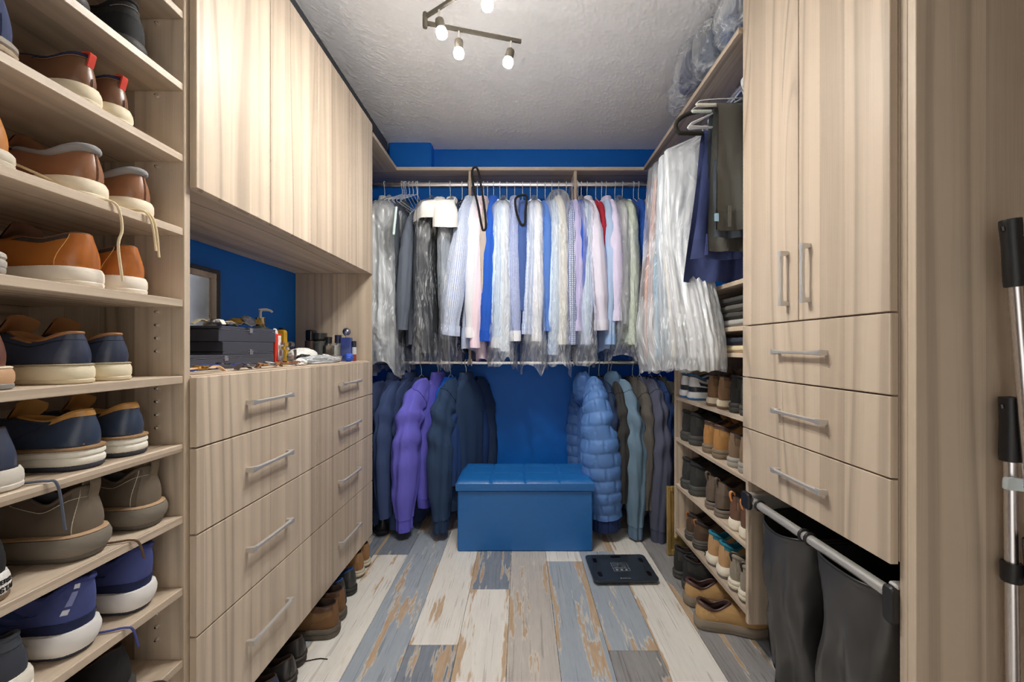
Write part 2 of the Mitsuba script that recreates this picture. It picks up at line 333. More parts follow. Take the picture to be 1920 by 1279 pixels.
# rod along the right
t = thing('clothes_rod', 'chrome rod at the right holding the trousers and the long plastic bags', 'rod')
a = np.linspace(0, 2 * np.pi, 16, endpoint=False); RRX, RRZ = .875, 2.17
obj('tube', caps(np.stack([np.stack([RRX + .008 * np.cos(a), np.full(16, y), RRZ + .015 * np.sin(a)], -1) for y in (1.537, 2.66)], 1)[::-1]), 'chrome', t, smooth=40)
obj('flange', box(RRX - .02, RRX + .02, 1.5355, 1.541, RRZ - .024, RRZ + .024, .004), 'chrome', t)
# ---------------------------------------------------------------- ceiling lamp
mat('bulb_glass', {'type': 'diffuse', 'reflectance': rgb(250, 250, 245)})
LZ = EYE + 1.215
lamp = thing('ceiling_lamp', 'dark zigzag track ceiling lamp with lit bulbs pointing down', 'lamp')
def P2(px, py): Z = (LZ - EYE) * F / (VPY - py); return np.array([wx(px, Z), Z, LZ])
A, B = P2(797, 43), P2(977, 78); zb = LZ + .022
C = P2(797, 24) + [0, 0, .0]; C = np.array([A[0], A[1], zb]); dirc = np.array([.155, -.105, 0]); dirc /= np.linalg.norm(dirc)
D = C + dirc * .44; E2 = D + np.array([-.40, -.09, .022]); zc = E2[2]
def bar(a, b): 
    d = (b - a) / np.linalg.norm(b - a); n = np.cross(d, [0, 0, 1]) * .0045; h = np.array([0, 0, .0065])
    return trimesh.Trimesh(*hull([p + s * n + q * h for p in (a, b) for s in (-1, 1) for q in (-1, 1)]), process=False)
obj('bar', bar(A, B), 'bronze', lamp)
obj('bar', bar(C, D), 'bronze', lamp)
obj('bar', bar(D + [0, 0, .022], E2), 'bronze', lamp)
for p in (A, D):
    obj('joint', lathe([(0, -.030), (.008, -.028), (.0095, -.020), (.0095, .020), (.008, .028), (0, .030)], 14), 'bronze', lamp, smooth=40, M=trans(p[0], p[1], p[2] + .010))
mid = (C + D) / 2
obj('stem', box(mid[0] - .006, mid[0] + .006, mid[1] - .006, mid[1] + .006, mid[2] + .007, CEIL - .012), 'bronze', lamp)
obj('canopy', lathe([(0, CEIL - .022), (.045, CEIL - .02), (.05, CEIL - .012), (.05, CEIL), (0, CEIL)], 24), 'bronze', lamp, smooth=40, M=trans(mid[0], mid[1], 0))
def spot(p, tilt, yaw):
    """A cylindrical lamp holder on a short pin under the bar."""
    M = trans(*p) @ rot([0, 0, 1], yaw) @ rot([0, 1, 0], tilt, (0, 0, -.035))
    h = obj('lamp_holder', lathe([(0, -.035), (.008, -.036), (.0155, -.043), (.0165, -.05), (.0165, -.078), (.014, -.078), (.014, -.06), (0, -.06)][::-1], 20), 'bronze', lamp, smooth=40, M=M)
    obj('pin', lathe([(0, -.04), (.004, -.04), (.004, -.004), (0, -.004)], 10), 'brushed', h, M=trans(*p))
    obj('bulb', lathe([(.0185, -.104), (.0215, -.092), (.019, -.080), (.013, -.07), (.0125, -.064), (0, -.063)], 16), 'bulb_glass', h, smooth=40, M=M,
        emitter={'type': 'area', 'radiance': {'type': 'rgb', 'value': [BULB, BULB * .97, BULB * .91]}})
    obj('bulb_lens', lathe([(0, -.1085), (.010, -.1075), (.0185, -.1042), (0, -.1040)], 16), 'bulb_glass', h, smooth=40, M=M,
        emitter={'type': 'area', 'radiance': {'type': 'rgb', 'value': [LENS, LENS * .97, LENS * .91]}})
def on(a, b, px):                                 # the point of the bar that shows at column px
    t = np.linspace(0, 1, 400)[:, None]; q = a + (b - a) * t; k = np.argmin(abs(VPX + F * q[:, 0] / q[:, 1] - px)); return q[k]
spot(on(A, B, 860.5), 0, 0); spot(on(A, B, 958), 12, 0)
spot(on(C, D, 823), -10, 0); spot(on(C, D, 914), 0, 0)
q = D + (E2 - D) * .18 + [0, 0, .016]; spot(q, 8, 90); q = D + (E2 - D) * .8 + [0, 0, .004]; spot(q, 8, 200)
# ---------------------------------------------------------------- shoes
_lat = [(0, 0), (.018, .068), (.075, .115), (.2, .130), (.4, .138), (.6, .163), (.72, .172), (.85, .150), (.95, .092), (.995, .02)]
_med = [(.97, -.06), (.89, -.118), (.76, -.158), (.62, -.146), (.42, -.112), (.25, -.118), (.08, -.108), (.018, -.066)]
def closed_spline(p, n):
    p = np.asarray(p, float); k = len(p); q = spline(np.vstack([p[-3:], p, p[:3]]), 600)[:-1]
    d = np.r_[0, np.cumsum(np.linalg.norm(np.diff(q, axis=0), axis=1))]; m = 3 / (k + 5)
    i0, i1 = int(m * 599), int((k + 3) / (k + 5) * 599)
    s = np.linspace(d[i0], d[i1], n, endpoint=False)
    return np.stack([np.interp(s, d, q[:, j]) for j in range(q.shape[1])], 1)
NO = 56
OUTLINE = closed_spline(_lat + _med, NO)
def sstep(a, b, x): t = np.clip((x - a) / (b - a), 0, 1); return t * t * (3 - 2 * t)
class Last:
    """The surface of an upper: S(i, v), i along the outline (0 = middle of the heel), v from the sole (0) to the topline (1)."""
    def __init__(s, L=.29, wide=1.0, sole=.03, heel=.105, side=.078, throat=.095, toe=.052, xo=(.035, .50), wopen=.086, bulge=.006, lean=.0, spring=.010, rise=.004):
        s.L, s.wide = L, wide; o = OUTLINE * L; o[:, 1] *= wide; s.o = o; u = o[:, 0] / L; s.u = u
        nrm = np.roll(o, -1, 0) - np.roll(o, 1, 0); nrm = np.stack([nrm[:, 1], -nrm[:, 0]], 1); nrm /= np.linalg.norm(nrm, axis=1, keepdims=True)
        if (nrm * (o - o.mean(0))).sum() < 0: nrm = -nrm
        s.nrm = nrm; s.spring = lambda u: spring * np.clip((u - .68) / .32, 0, 1) ** 2; s.rise = lambda u: rise * (1 - sstep(.1, .55, u))
        zb = sole + s.spring(u) + s.rise(u)
        b = np.c_[o - nrm * .004, zb]
        g = u ** 1.05; cx = L * (xo[0] + (xo[1] - xo[0]) * g); cy = np.sign(o[:, 1]) * wopen * L * np.sqrt(np.clip(1 - np.abs(2 * g - 1) ** 2.4, 0, 1)) * wide * (1 - .25 * g)
        cz = np.where(g < .45, heel + (side - heel) * sstep(.02, .45, g), side + (throat - side) * sstep(.45, 1.0, g))
        c = np.c_[cx - lean * np.exp(-g * 9), cy, cz]
        out = np.c_[nrm, np.zeros(NO)]; w = sstep(.42, .86, u)[:, None]; h = (cz - zb)[:, None]; Z = np.array([0, 0, 1.0])
        b1h = b + out * bulge + Z * .36 * h; b2h = c + out * bulge * .7 - Z * .30 * h
        b1t = b + Z * (toe * 1.12) + out * .003; b2t = b * .42 + c * .58; b2t[:, 2] = sole + toe * .92 + .12 * (cz - toe - sole)
        s.b, s.b1, s.b2, s.c = b, b1h * (1 - w) + b1t * w, b2h * (1 - w) + b2t * w, c; s.z0 = sole; s.out = out
    def S(s, v, idx=None, off=0.0):
        i = np.arange(NO) if idx is None else np.asarray(idx) % NO
        v = np.asarray(v, float)[None, :, None]; b, b1, b2, c = (a[i][:, None] for a in (s.b, s.b1, s.b2, s.c))
        p = (1 - v) ** 3 * b + 3 * v * (1 - v) ** 2 * b1 + 3 * v * v * (1 - v) * b2 + v ** 3 * c
        if np.any(off):
            up = sstep(.5, .9, s.u[i])[:, None, None] * np.array([0, 0, 1.0]) ; n = s.out[i][:, None] * (1 - .5 * sstep(.5, .9, s.u[i])[:, None, None]) + up
            p = p + n * np.broadcast_to(off, p.shape[:2])[..., None]
        return p
    def patch(s, i0, i1, v0, v1, off=.0014, nv=7):
        """A closed slab lying on the upper from index i0 to i1; v0, v1 numbers or functions of the index fraction -1..1."""
        idx = np.arange(i0, i1 + 1); P = []; fr = np.linspace(-1, 1, len(idx))
        for f, i in zip(fr, idx):
            a = v0(f) if callable(v0) else v0; c = v1(f) if callable(v1) else v1
            t = np.linspace(a, c, nv); P.append(np.vstack([s.S([t[0]], [i])[0], s.S(t, [i], off)[0], s.S([t[-1]], [i])[0]]))
        return sheet(np.array(P), False)
def layer(last, z0, z1, o0, o1, heelz=0.0, crown=.0, nr=5, edge=.0022, cut=None):
    """One layer of a sole: a solid with rounded upper and lower edges; o0, o1 offsets from the outline."""
    u = last.u; rings = []
    for t in np.linspace(0, 1, nr):
        e = edge * (1 if t in (0, 1) else 0); o = last.o + last.nrm * (o0 + (o1 - o0) * t + crown * 4 * t * (1 - t) - e)[..., None] if np.ndim(o0) else last.o + last.nrm * (o0 + (o1 - o0) * t + crown * 4 * t * (1 - t) - e)
        z = z0 + (z1 - z0) * t + last.spring(u) + (last.rise(u) if z0 > .012 else last.rise(u) * t) + heelz * t * (1 - sstep(.0, .35, u))
        rings.append(np.c_[o, z])
    return caps(np.array(rings).transpose(1, 0, 2))
def shoe(name, label, group, M, mirror, c_upper, c_lining=(60, 45, 38), m='leather', last={}, soles=(), parts=(), laces=None, category='shoe', lip=None, tongue=None):
    """soles: (name, z0, z1, o0, o1, colour[, crown]); parts: (name, i0, i1, v0, v1, colour, off[, bsdf])."""
    S = Last(**last); t = thing(name, label, category, group); FL = np.diag([1, -1, 1, 1.0]) if mirror else np.eye(4); A = M @ FL
    def put(nm, mesh, mm, col, parent=t, smooth=40):
        mesh = mesh.copy(); mesh.apply_transform(A)
        if mirror: mesh.invert()
        return obj(nm, mesh, mm, parent, smooth=smooth, color=soft(col))
    v = np.r_[0, np.linspace(0.03, .97, 12), 1]
    up = put('upper', sheet(S.S(v)[::-1]), m, c_upper, smooth=60)
    ins = S.c.mean(0); q = S.c - ins; inner = []
    for k, dz in ((1, 0), (.985, .0025), (.93, .003), (.88, -.004), (.84, -.02)):
        r = ins + q * [k, k, 1]; r[:, 2] += dz; inner.append(r)
    fl = S.o * [.9, .88]; low = np.c_[np.clip(fl[:, 0], .02 * S.L, S.L * .62), fl[:, 1] * .8, np.full(NO, S.z0 + .008)]; inner += [low * .7 + inner[-1] * .3, low]
    P = np.array(inner).transpose(1, 0, 2)[::-1]; lin_ = caps(P, (False, True)); put('lining', lin_, 'suede', c_lining, smooth=60)
    if lip: put('collar', tube(np.roll(S.c, 0, 0) + [0, 0, .001], lip[1] * (1 - .45 * sstep(.25, .6, S.u)), 8, True), lip[2] if len(lip) > 2 else 'suede', lip[0], smooth=60)
    for x in soles: put(x[0], layer(S, *x[1:5], crown=x[6] if len(x) > 6 else .001), 'rubber', x[5], smooth=35)
    for x in parts:
        if x[0] in ('stitching', 'seam'):
            if x[2] - x[1] <= 2: q = np.array([S.S([vv], [(x[1] + x[2]) // 2], .0014)[0, 0] for vv in np.linspace(x[3], x[4], 12)])
            else: q = S.S([x[3]], np.arange(x[1], x[2] + 1), .0014)[:, 0]
            put(x[0], tube(q, .0008, 5), 'cloth', x[5], up, smooth=60)
        else: put(x[0], S.patch(*x[1:5], off=x[6]), x[7] if len(x) > 7 else m, x[5], t, smooth=50)
    f = int(np.argmax(S.u))                         # the toe: tongue and laces run from here
    th = S.c[np.argmax(S.u)]
    if tongue:
        a = np.linspace(-1, 1, 9); rows = []
        for k, (dx, dz, w) in enumerate(((.035, -.016, .6), (.012, .004, .8), (-.008, .018 + tongue[1], 1), (-.014, .030 + tongue[1], .9))):
            rows.append(np.c_[th[0] + dx - .010 * a ** 2, a * .030 * w, th[2] + dz - .012 * a ** 2])
        R = np.array(rows); P = np.concatenate([R, (R + [-.004, 0, .0]) [::-1]]).transpose(1, 0, 2); P = P.transpose(1, 0, 2)
        put('tongue', sheet(P), 'suede', tongue[0], smooth=50)
    if laces:
        k = [S.S([vv], [f])[0, 0] for vv in (.985, .93, .87, .81)]; pts = []
        for n_, p in enumerate(k): s_ = 1 if n_ % 2 else -1; pts += [p + [0, .022 * s_, .001], p + [0, 0, .006], p + [0, -.022 * s_, .001]]
        put('lace', tube(spline(pts, 40), .0019, 6), 'cloth', laces, smooth=60)
    return t, S, A
def tab_loop(S, A, parent, col, h=.022, w=.014, bsdf='cloth'):
    """A pull loop standing at the middle of the heel."""
    c = S.c[0]; z = c[2]; path = [(c[0] - .004, z - .022), (c[0] - .009, z - .004), (c[0] - .010, z + h * .5), (c[0] - .004, z + h * .8), (c[0] + .005, z + h * .55), (c[0] + .006, z - .006)]
    p = spline([(x, 0, y) for x, y in path], 18); P = []
    tn = np.gradient(p, axis=0); tn /= np.linalg.norm(tn, axis=1, keepdims=True); nn = np.cross(tn, [0, 1, 0]) * .0016
    for a, b in ((-1, -1), (1, -1), (1, 1), (-1, 1)): P.append(p + nn * b + np.array([0, a * w / 2, 0]))
    m = caps(np.array(P)); m.apply_transform(A); m.fix_normals()
    obj('pull_tab', m, bsdf, parent, smooth=40, color=col)
def lace_end(parent, pts, col, r=.0021, n=30):
    obj('lace_end', tube(spline(pts, n), r, 7), 'cloth', parent, smooth=60, color=col)
CREAM, OFFW, DK, BLK = (226, 214, 190), (224, 222, 214), (58, 52, 48), (38, 37, 38)
def flat(c, z=.03, o=.004, c2=None, z2=.008):
    return (('outsole', 0, z2, o * .7, o, c2 or c), ('midsole', z2, z + .003, o, o * .8, c))
KL = dict(sole=.030, heel=.106, side=.078, throat=.098)
STY = {}
def sty(k, **d): STY[k] = d
st = lambda c, i=9, v=.94, a=.90: ('stitching', -i, i, a, v, c, .0019)
sty('black_suede', c_upper=(46, 46, 46), m='suede', last=dict(KL, sole=.026, heel=.115, side=.09), soles=flat((52, 51, 50), .024, .003), parts=[('heel_counter', -9, 9, 0, .55, (38, 38, 39), .0016), ('stitching', -7, 7, .80, .83, (128, 126, 120), .0014)], lip=((40, 40, 42), .004))
sty('navy_suede', c_upper=(52, 62, 98), m='suede', last=dict(KL, sole=.026, heel=.12), soles=(('outsole', 0, .005, .002, .003, (70, 66, 62)), ('midsole', .005, .014, .003, .004, (158, 138, 112)), ('welt', .014, .028, .004, .003, (138, 128, 116))), parts=[('seam', -1, 1, 0, .42, (40, 48, 80), .0006)])
sty('brown_tab', c_upper=(112, 74, 50), c_lining=(40, 46, 72), last=dict(KL, sole=.030, heel=.100, side=.086), soles=flat((214, 200, 170), .030, .006), parts=[('collar_band', -17, 17, .90, 1.0, (46, 52, 78), .0014, 'cloth'), ('seam', -1, 1, 0, .30, (70, 44, 30), .0006), st((150, 106, 70), 16, .905, .89)], laces=(60, 54, 52))
sty('tan', c_upper=(188, 118, 52), last=dict(KL, sole=.022, heel=.098), soles=flat((196, 186, 166), .022, .005), parts=[('seam', -1, 1, 0, .40, (130, 72, 28), .0006)])
sty('brown_grey', c_upper=(140, 92, 62), c_lining=(128, 92, 66), last=dict(KL, sole=.030, heel=.100, side=.084, xo=(.03, .56)), soles=flat((222, 210, 184), .030, .004), parts=[st((90, 62, 44), 20, .99, .965), ('seam', -1, 1, 0, .9, (104, 66, 44), .0005)], lip=((140, 140, 142), .0085), laces=(222, 208, 176), tongue=((130, 84, 56), .0))
sty('greige', c_upper=(168, 148, 116), last=dict(KL, sole=.034, heel=.112), soles=(('outsole', 0, .010, .004, .005, (150, 146, 140)), ('midsole', .010, .022, .005, .006, (168, 164, 156)), ('foxing', .022, .034, .006, .004, (176, 170, 160))))
sty('cognac', c_upper=(176, 100, 36), c_lining=(120, 84, 60), last=dict(KL, sole=.030, heel=.104, side=.090, xo=(.03, .54)), soles=flat((224, 214, 198), .030, .005), parts=[('collar_band', -20, -5, .86, 1.0, (70, 58, 54), .0012, 'cloth'), ('collar_band', 5, 20, .86, 1.0, (70, 58, 54), .0012, 'cloth'), ('backstay', -5, 5, 0, 1.0, (180, 98, 34), .0018), ('stitching', -6, -5, 0, .98, (222, 170, 100), .0022), ('stitching', 5, 6, 0, .98, (222, 170, 100), .0022)], tongue=((110, 76, 56), .0))
sty('brown_plain', c_upper=(108, 66, 52), last=dict(KL, sole=.034, heel=.112), soles=(('outsole', 0, .007, .005, .006, (132, 130, 126)), ('midsole', .007, .030, .006, .006, (196, 152, 112)), ('welt', .030, .034, .004, .004, (226, 210, 184))), parts=[('seam', -1, 1, 0, .25, (74, 42, 34), .0006)])
sty('navy_cream', c_upper=(54, 64, 86), c_lining=(164, 112, 66), last=dict(KL, sole=.032, heel=.096, side=.080, xo=(.03, .50)), soles=(('outsole', 0, .006, .003, .004, (206, 192, 160)), ('midsole', .006, .030, .004, .004, (222, 210, 178)), ('welt', .030, .034, .003, .003, (160, 148, 124))), parts=[('backstay', -4, 4, 0, 1.0, (50, 58, 80), .0018), st((36, 44, 62), 20, .80, .775), ('heel_patch', -4, 4, 0, .01, (222, 210, 178), .003, 'rubber'), ('facing', -20, -14, .90, 1, (164, 112, 66), .001), ('facing', 14, 20, .90, 1, (164, 112, 66), .001)], tongue=((150, 100, 58), .004), lip=((150, 100, 60), .0035, 'leather'))
sty('navy_near', c_upper=(58, 66, 88), last=dict(KL, sole=.028, heel=.102), soles=flat((206, 200, 188), .028, .005), parts=[('welt', -18, 18, 0, .07, (44, 48, 60), .002, 'rubber')])
sty('navy_tan', c_upper=(50, 64, 88), c_lining=(190, 134, 66), last=dict(KL, sole=.040, heel=.112, side=.092, xo=(.03, .52)), soles=(('outsole', 0, .008, .001, .003, (58, 62, 74)), ('midsole', .008, .021, .003, .004, (226, 222, 208)), ('midsole', .0215, .034, .004, .003, (226, 222, 208)), ('welt', .034, .040, .005, .004, (150, 114, 78))), parts=[('collar_band', -11, 11, .84, 1.0, (196, 140, 70), .0016), ('facing', -24, -13, .1, .9, (46, 58, 82), .0012), ('facing', 13, 24, .1, .9, (46, 58, 82), .0012)], tongue=((180, 126, 62), .006))
sty('grey_slip', c_upper=(106, 94, 80), c_lining=(96, 96, 100), m='suede', last=dict(KL, sole=.048, heel=.135, side=.104, throat=.125, wide=1.08, xo=(.04, .5)), soles=(('outsole', 0, .012, -.001, .005, (98, 92, 84)), ('midsole', .012, .044, .006, .010, (124, 116, 104), .003), ('welt', .044, .049, .007, .004, (176, 142, 108))), parts=[('backstay', -3, 3, 0, 1, (112, 100, 86), .002), ('stitching', -4, -3, 0, .98, (190, 180, 162), .0022), ('stitching', 3, 4, 0, .98, (190, 180, 162), .0022), ('collar_band', -20, -5, .80, .99, (98, 82, 68), .001, 'cloth'), ('collar_band', 5, 20, .80, .99, (98, 82, 68), .001, 'cloth'), st((190, 180, 162), 20, .80, .785)], lip=((104, 90, 76), .004))
sty('canvas', c_upper=(48, 48, 50), m='cloth', last=dict(KL, sole=.038, heel=.118, wide=.95), soles=(('outsole', 0, .008, .002, .003, (120, 96, 74)), ('midsole', .008, .040, .004, .003, (232, 230, 224))), parts=[('backstay', -3, 3, 0, 1, (44, 44, 46), .0016)])
sty('slip_white', c_upper=(62, 66, 76), m='cloth', last=dict(KL, sole=.028, heel=.100, side=.08), soles=flat((228, 222, 206), .028, .004), parts=[('collar_band', -20, 20, .74, 1.0, (70, 74, 84), .0016)], lip=((66, 70, 80), .004))
sty('runner', c_upper=(72, 82, 142), c_lining=(44, 50, 96), m='cloth', last=dict(KL, sole=.046, heel=.140, side=.108, throat=.125, wide=1.02, lean=.008, xo=(.0, .5)), soles=(('outsole', 0, .008, -.004, .0, (58, 62, 78)), ('midsole', .008, .046, .002, .008, (226, 224, 222), .003)), parts=[('heel_counter', -12, 12, 0, .20, (40, 48, 84), .002), ('side_stripe', -22, -13, .16, lambda f: .28 - .12 * f, (42, 62, 118), .0016, 'rubber'), ('side_stripe', -20, -11, .34, lambda f: .44 - .12 * f, (42, 62, 118), .0016, 'rubber'), ('side_stripe', -18, -9, .52, lambda f: .60 - .12 * f, (42, 62, 118), .0016, 'rubber'), ('side_stripe', 13, 22, .16, lambda f: .28 + .12 * f, (42, 62, 118), .0016, 'rubber'), ('side_stripe', 11, 20, .34, lambda f: .44 + .12 * f, (42, 62, 118), .0016, 'rubber'), ('side_stripe', 9, 18, .52, lambda f: .60 + .12 * f, (42, 62, 118), .0016, 'rubber')], lip=((54, 62, 124), .005))
sty('sole_black', c_upper=(44, 44, 46), m='cloth', last=dict(KL, sole=.036, heel=.12, side=.09), soles=(('outsole', 0, .010, .001, .003, (50, 50, 50)), ('midsole', .010, .036, .004, .005, (70, 68, 66))))
def boot(**k): d = dict(KL, sole=.034, heel=.165, side=.150, throat=.172, toe=.060, xo=(.03, .40), wopen=.118, wide=.90, bulge=.006); d.update(k); return d
def lug(c, z=.034, o=.006, c2=None): return (('outsole', 0, z * .55, o * .6, o, c), ('midsole', z * .55 + .0005, z + .002, o, o * .7, c2 or c))
def counter(c, v=.5, c2=None): return [('heel_counter', -10, 10, 0, lambda f, v=v: v * (1 - .35 * f * f), c, .002), ('backstay', -3, 3, v * .9, 1.0, c2 or c, .0022)]
sty('white_sneaker', c_upper=(232, 234, 236), m='leather', last=dict(KL, sole=.034, heel=.125, side=.10, throat=.12, wide=1.05), soles=(('outsole', 0, .009, .003, .005, (70, 130, 190)), ('midsole', .009, .036, .006, .004, (236, 238, 240))), parts=[('heel_counter', -9, 9, 0, .30, (40, 48, 62), .002), ('side_stripe', -22, -6, .40, lambda f: .62, (40, 48, 62), .0018), ('side_stripe', 6, 22, .40, lambda f: .62, (40, 48, 62), .0018), ('collar_band', -14, 14, .86, 1, (52, 58, 72), .0016)], lip=((60, 110, 160), .005))
sty('brown_boot_cream', c_upper=(120, 92, 68), m='suede', last=boot(heel=.135, side=.122, throat=.142), soles=(('outsole', 0, .010, .003, .006, (122, 100, 76)), ('midsole', .010, .034, .006, .005, (222, 208, 180))), parts=counter((132, 100, 72), .55) + [('collar_band', -16, 16, .86, 1, (92, 66, 50), .002)], laces=(120, 90, 60), tongue=((110, 84, 62), 0), category='boot')
sty('black_boot', c_upper=(58, 58, 56), m='suede', last=boot(heel=.145, side=.13, throat=.15), soles=lug((66, 66, 62)), parts=counter((48, 48, 47), .5), laces=(50, 50, 50), tongue=((52, 52, 52), 0), lip=((48, 48, 50), .006), category='boot')
sty('tan_boot', c_upper=(186, 136, 78), m='suede', last=boot(heel=.140, side=.125, throat=.145), soles=lug((122, 106, 86)), parts=counter((176, 124, 68), .6) + [('collar_band', -14, 14, .86, 1, (92, 70, 58), .0024, 'leather')], laces=(150, 110, 62), tongue=((160, 116, 66), 0), lip=((84, 62, 52), .006, 'leather'), category='boot')
sty('brown_worn', c_upper=(112, 90, 70), m='suede', last=boot(heel=.135, side=.12, throat=.14), soles=lug((150, 144, 134)), parts=counter((124, 100, 78), .5) + [('collar_band', -14, 14, .84, 1, (78, 68, 62), .002)], laces=(90, 74, 60), tongue=((96, 78, 62), 0), category='boot')
sty('black_chunk', c_upper=(62, 63, 62), m='suede', last=boot(heel=.150, side=.135, throat=.155, wide=.98), soles=lug((70, 70, 68), .042, .010), parts=counter((54, 55, 55), .45) + [('side_label', 10, 15, .22, .32, (210, 210, 206), .003, 'cloth'), ('side_label', -15, -10, .22, .32, (210, 210, 206), .003, 'cloth')], laces=(60, 60, 60), tongue=((50, 50, 50), 0), lip=((44, 44, 46), .009), category='boot')
sty('chelsea', c_upper=(104, 88, 74), m='leather', last=boot(heel=.150, side=.128, throat=.150), soles=lug((112, 100, 90), .026, .004), parts=[('elastic_panel', 8, 15, .45, .98, (76, 68, 62), .0016, 'cloth'), ('elastic_panel', -15, -8, .45, .98, (76, 68, 62), .0016, 'cloth'), ('heel_counter', -7, 7, 0, .5, (98, 82, 68), .0016)], category='boot')
sty('brown_white', c_upper=(112, 78, 58), m='leather', last=boot(heel=.132, side=.115, throat=.135, sole=.036), soles=(('outsole', 0, .008, .003, .005, (190, 180, 160)), ('midsole', .008, .038, .006, .004, (228, 218, 196))), parts=counter((104, 70, 52), .45) + [('collar_band', -15, 15, .80, 1, (84, 58, 46), .0022)], laces=(206, 150, 96), tongue=((100, 70, 52), 0), category='boot')
sty('hiker', c_upper=(98, 78, 60), m='suede', last=boot(heel=.125, side=.108, throat=.13, sole=.038), soles=(('outsole', 0, .016, .004, .008, (74, 72, 68)), ('midsole', .0165, .028, .007, .008, (92, 88, 82)), ('midsole', .0285, .040, .008, .005, (84, 80, 74))), parts=counter((86, 66, 52), .5), laces=(150, 104, 70), tongue=((70, 60, 54), .004), lip=((58, 52, 50), .008), category='boot')
sty('teal', c_upper=(190, 150, 104), c_lining=(34, 112, 138), m='suede', last=boot(heel=.140, side=.12, throat=.14, sole=.036), soles=(('outsole', 0, .012, .002, .006, (112, 112, 112)), ('midsole', .012, .044, .007, .006, (224, 216, 196), .003)), parts=counter((182, 140, 94), .55) + [('collar_band', -10, 10, .80, 1, (40, 124, 150), .002, 'cloth')], laces=(120, 100, 80), tongue=((36, 104, 130), .006), lip=((36, 120, 148), .007), category='boot')
sty('grey_boot', c_upper=(146, 136, 120), c_lining=(120, 112, 100), m='suede', last=boot(heel=.135, side=.118, throat=.14, sole=.036), soles=(('outsole', 0, .010, .002, .006, (112, 106, 98)), ('midsole', .0105, .022, .006, .007, (206, 196, 172)), ('midsole', .0225, .040, .007, .005, (214, 206, 184))), parts=counter((138, 128, 112), .45), laces=(60, 58, 56), tongue=((130, 122, 108), .004), lip=((140, 130, 116), .008), category='boot')
sty('clog', c_upper=(176, 136, 84), c_lining=(66, 46, 44), m='suede', last=dict(KL, sole=.036, heel=.098, side=.080, throat=.105, wide=1.08, xo=(.04, .46), wopen=.098), soles=(('heel_block', 0, .014, .004, .005, (110, 100, 88)), ('midsole', .010, .038, .006, .005, (128, 116, 100))), parts=[('seam', -1, 1, 0, .85, (130, 94, 56), .0008), ('heel_counter', -9, 9, 0, .8, (180, 140, 88), .0015)], lip=((78, 54, 50), .008, 'leather'))
sty('dress', c_upper=(40, 38, 36), m='leather', last=dict(KL, sole=.028, heel=.092, side=.07), soles=(('heel_block', 0, .020, .001, .002, (52, 46, 42)), ('welt', .020, .028, .004, .004, (60, 52, 46))), parts=[('backstay', -2, 2, 0, 1, (36, 34, 33), .0016)])
sty('work_boot', c_upper=(122, 88, 56), m='suede', last=boot(heel=.122, side=.118, throat=.124, wide=1.0), soles=lug((86, 78, 68), .032, .008), parts=counter((114, 80, 50), .55) + [('collar_band', -18, 18, .80, 1, (80, 56, 42), .002, 'leather')], laces=(90, 66, 44), tongue=((100, 70, 46), 0), category='boot')
sty('black_low', c_upper=(48, 48, 46), c_lining=(36, 74, 140), m='leather', last=dict(KL, sole=.030, heel=.112, side=.09), soles=lug((46, 46, 45), .028, .004), parts=counter((44, 44, 43), .5))
sty('tan_low', c_upper=(150, 110, 70), m='suede', last=boot(heel=.118, side=.110, throat=.120), soles=(('outsole', 0, .010, .003, .006, (96, 88, 78)), ('midsole', .0105, .021, .006, .006, (196, 186, 164)), ('midsole', .0215, .033, .006, .004, (182, 170, 146))), parts=counter((140, 100, 62), .5), laces=(120, 90, 60), category='boot')
sty('navy_low', c_upper=(52, 58, 84), m='suede', last=dict(KL, sole=.024, heel=.095), soles=flat((62, 62, 70), .024, .003))

def pair_left(style, z, ys, labels_, group, wide=1.0, x=-.838, yaws=(0, 0), hook=None, **over):
    for k, (y, lb) in enumerate(zip(ys, labels_)):
        d = dict(STY[style]); d['last'] = dict(d['last'], wide=d['last'].get('wide', 1) * wide); catg = d.pop('category', 'shoe')
        t, S, A = shoe('shoe' if catg == 'shoe' else 'boot', lb, group, place(x - .003 * k, y, z + .0004, 180 + yaws[k]), k == 1, category=catg, **d)
        if hook: hook(t, S, A, k, y, z)
Z2 = SZ[2:]                                       # tops of the visible shelves, upper first
g = 'pairs on the left shoe shelf'
def nf(what, shelf): return [f'{what}, nearer of pair {shelf}', f'{what}, farther of pair {shelf}']
def red_tab(t, S, A, k, y, z): tab_loop(S, A, t, (186, 66, 54), .006, .012)
def slip_tab(t, S, A, k, y, z): tab_loop(S, A, t, (120, 108, 92), .026, .018)
def cream_lace(t, S, A, k, y, z):
    X = -.815
    if k == 0:
        lace_end(t, [(-1.02, y - .04, z + .085), (-.96, y - .06, z + .060), (-.90, y - .052, z + .033), (-.845, y - .022, z + .0035), (-.822, y + .006, z + .003), (X, y + .018, z - .010), (X + .003, y + .022, z - .05), (X + .001, y + .016, z - .085), (X + .002, y + .024, z - .155)], (218, 202, 168), .0026, 60)
    else:
        for j, (dy, dl) in enumerate(((.0, .075), (.008, .088))):
            lace_end(t, [(-.90, y - .048, z + .004), (-.86, y - .046, z + .004), (-.826, y - .030 + dy, z + .008), (X + .001, y - .022 + dy, z - .004), (X + .003, y - .014 + dy, z - .03), (X + .002, y - .006 + dy, z - dl)], (218, 202, 168), .0024)
def lace_over(col, dy, dz, ks=(0, 1)):
    def f(t, S, A, k, y, z):
        if k in ks: lace_end(t, [(-.90, y + dy - .02, z + .004), (-.85, y + dy - .008, z + .004), (-.822, y + dy + .004, z + .004), (-.814, y + dy + .016, z - .008), (-.812, y + dy + .026, z - dz)], col, .0022)
    return f
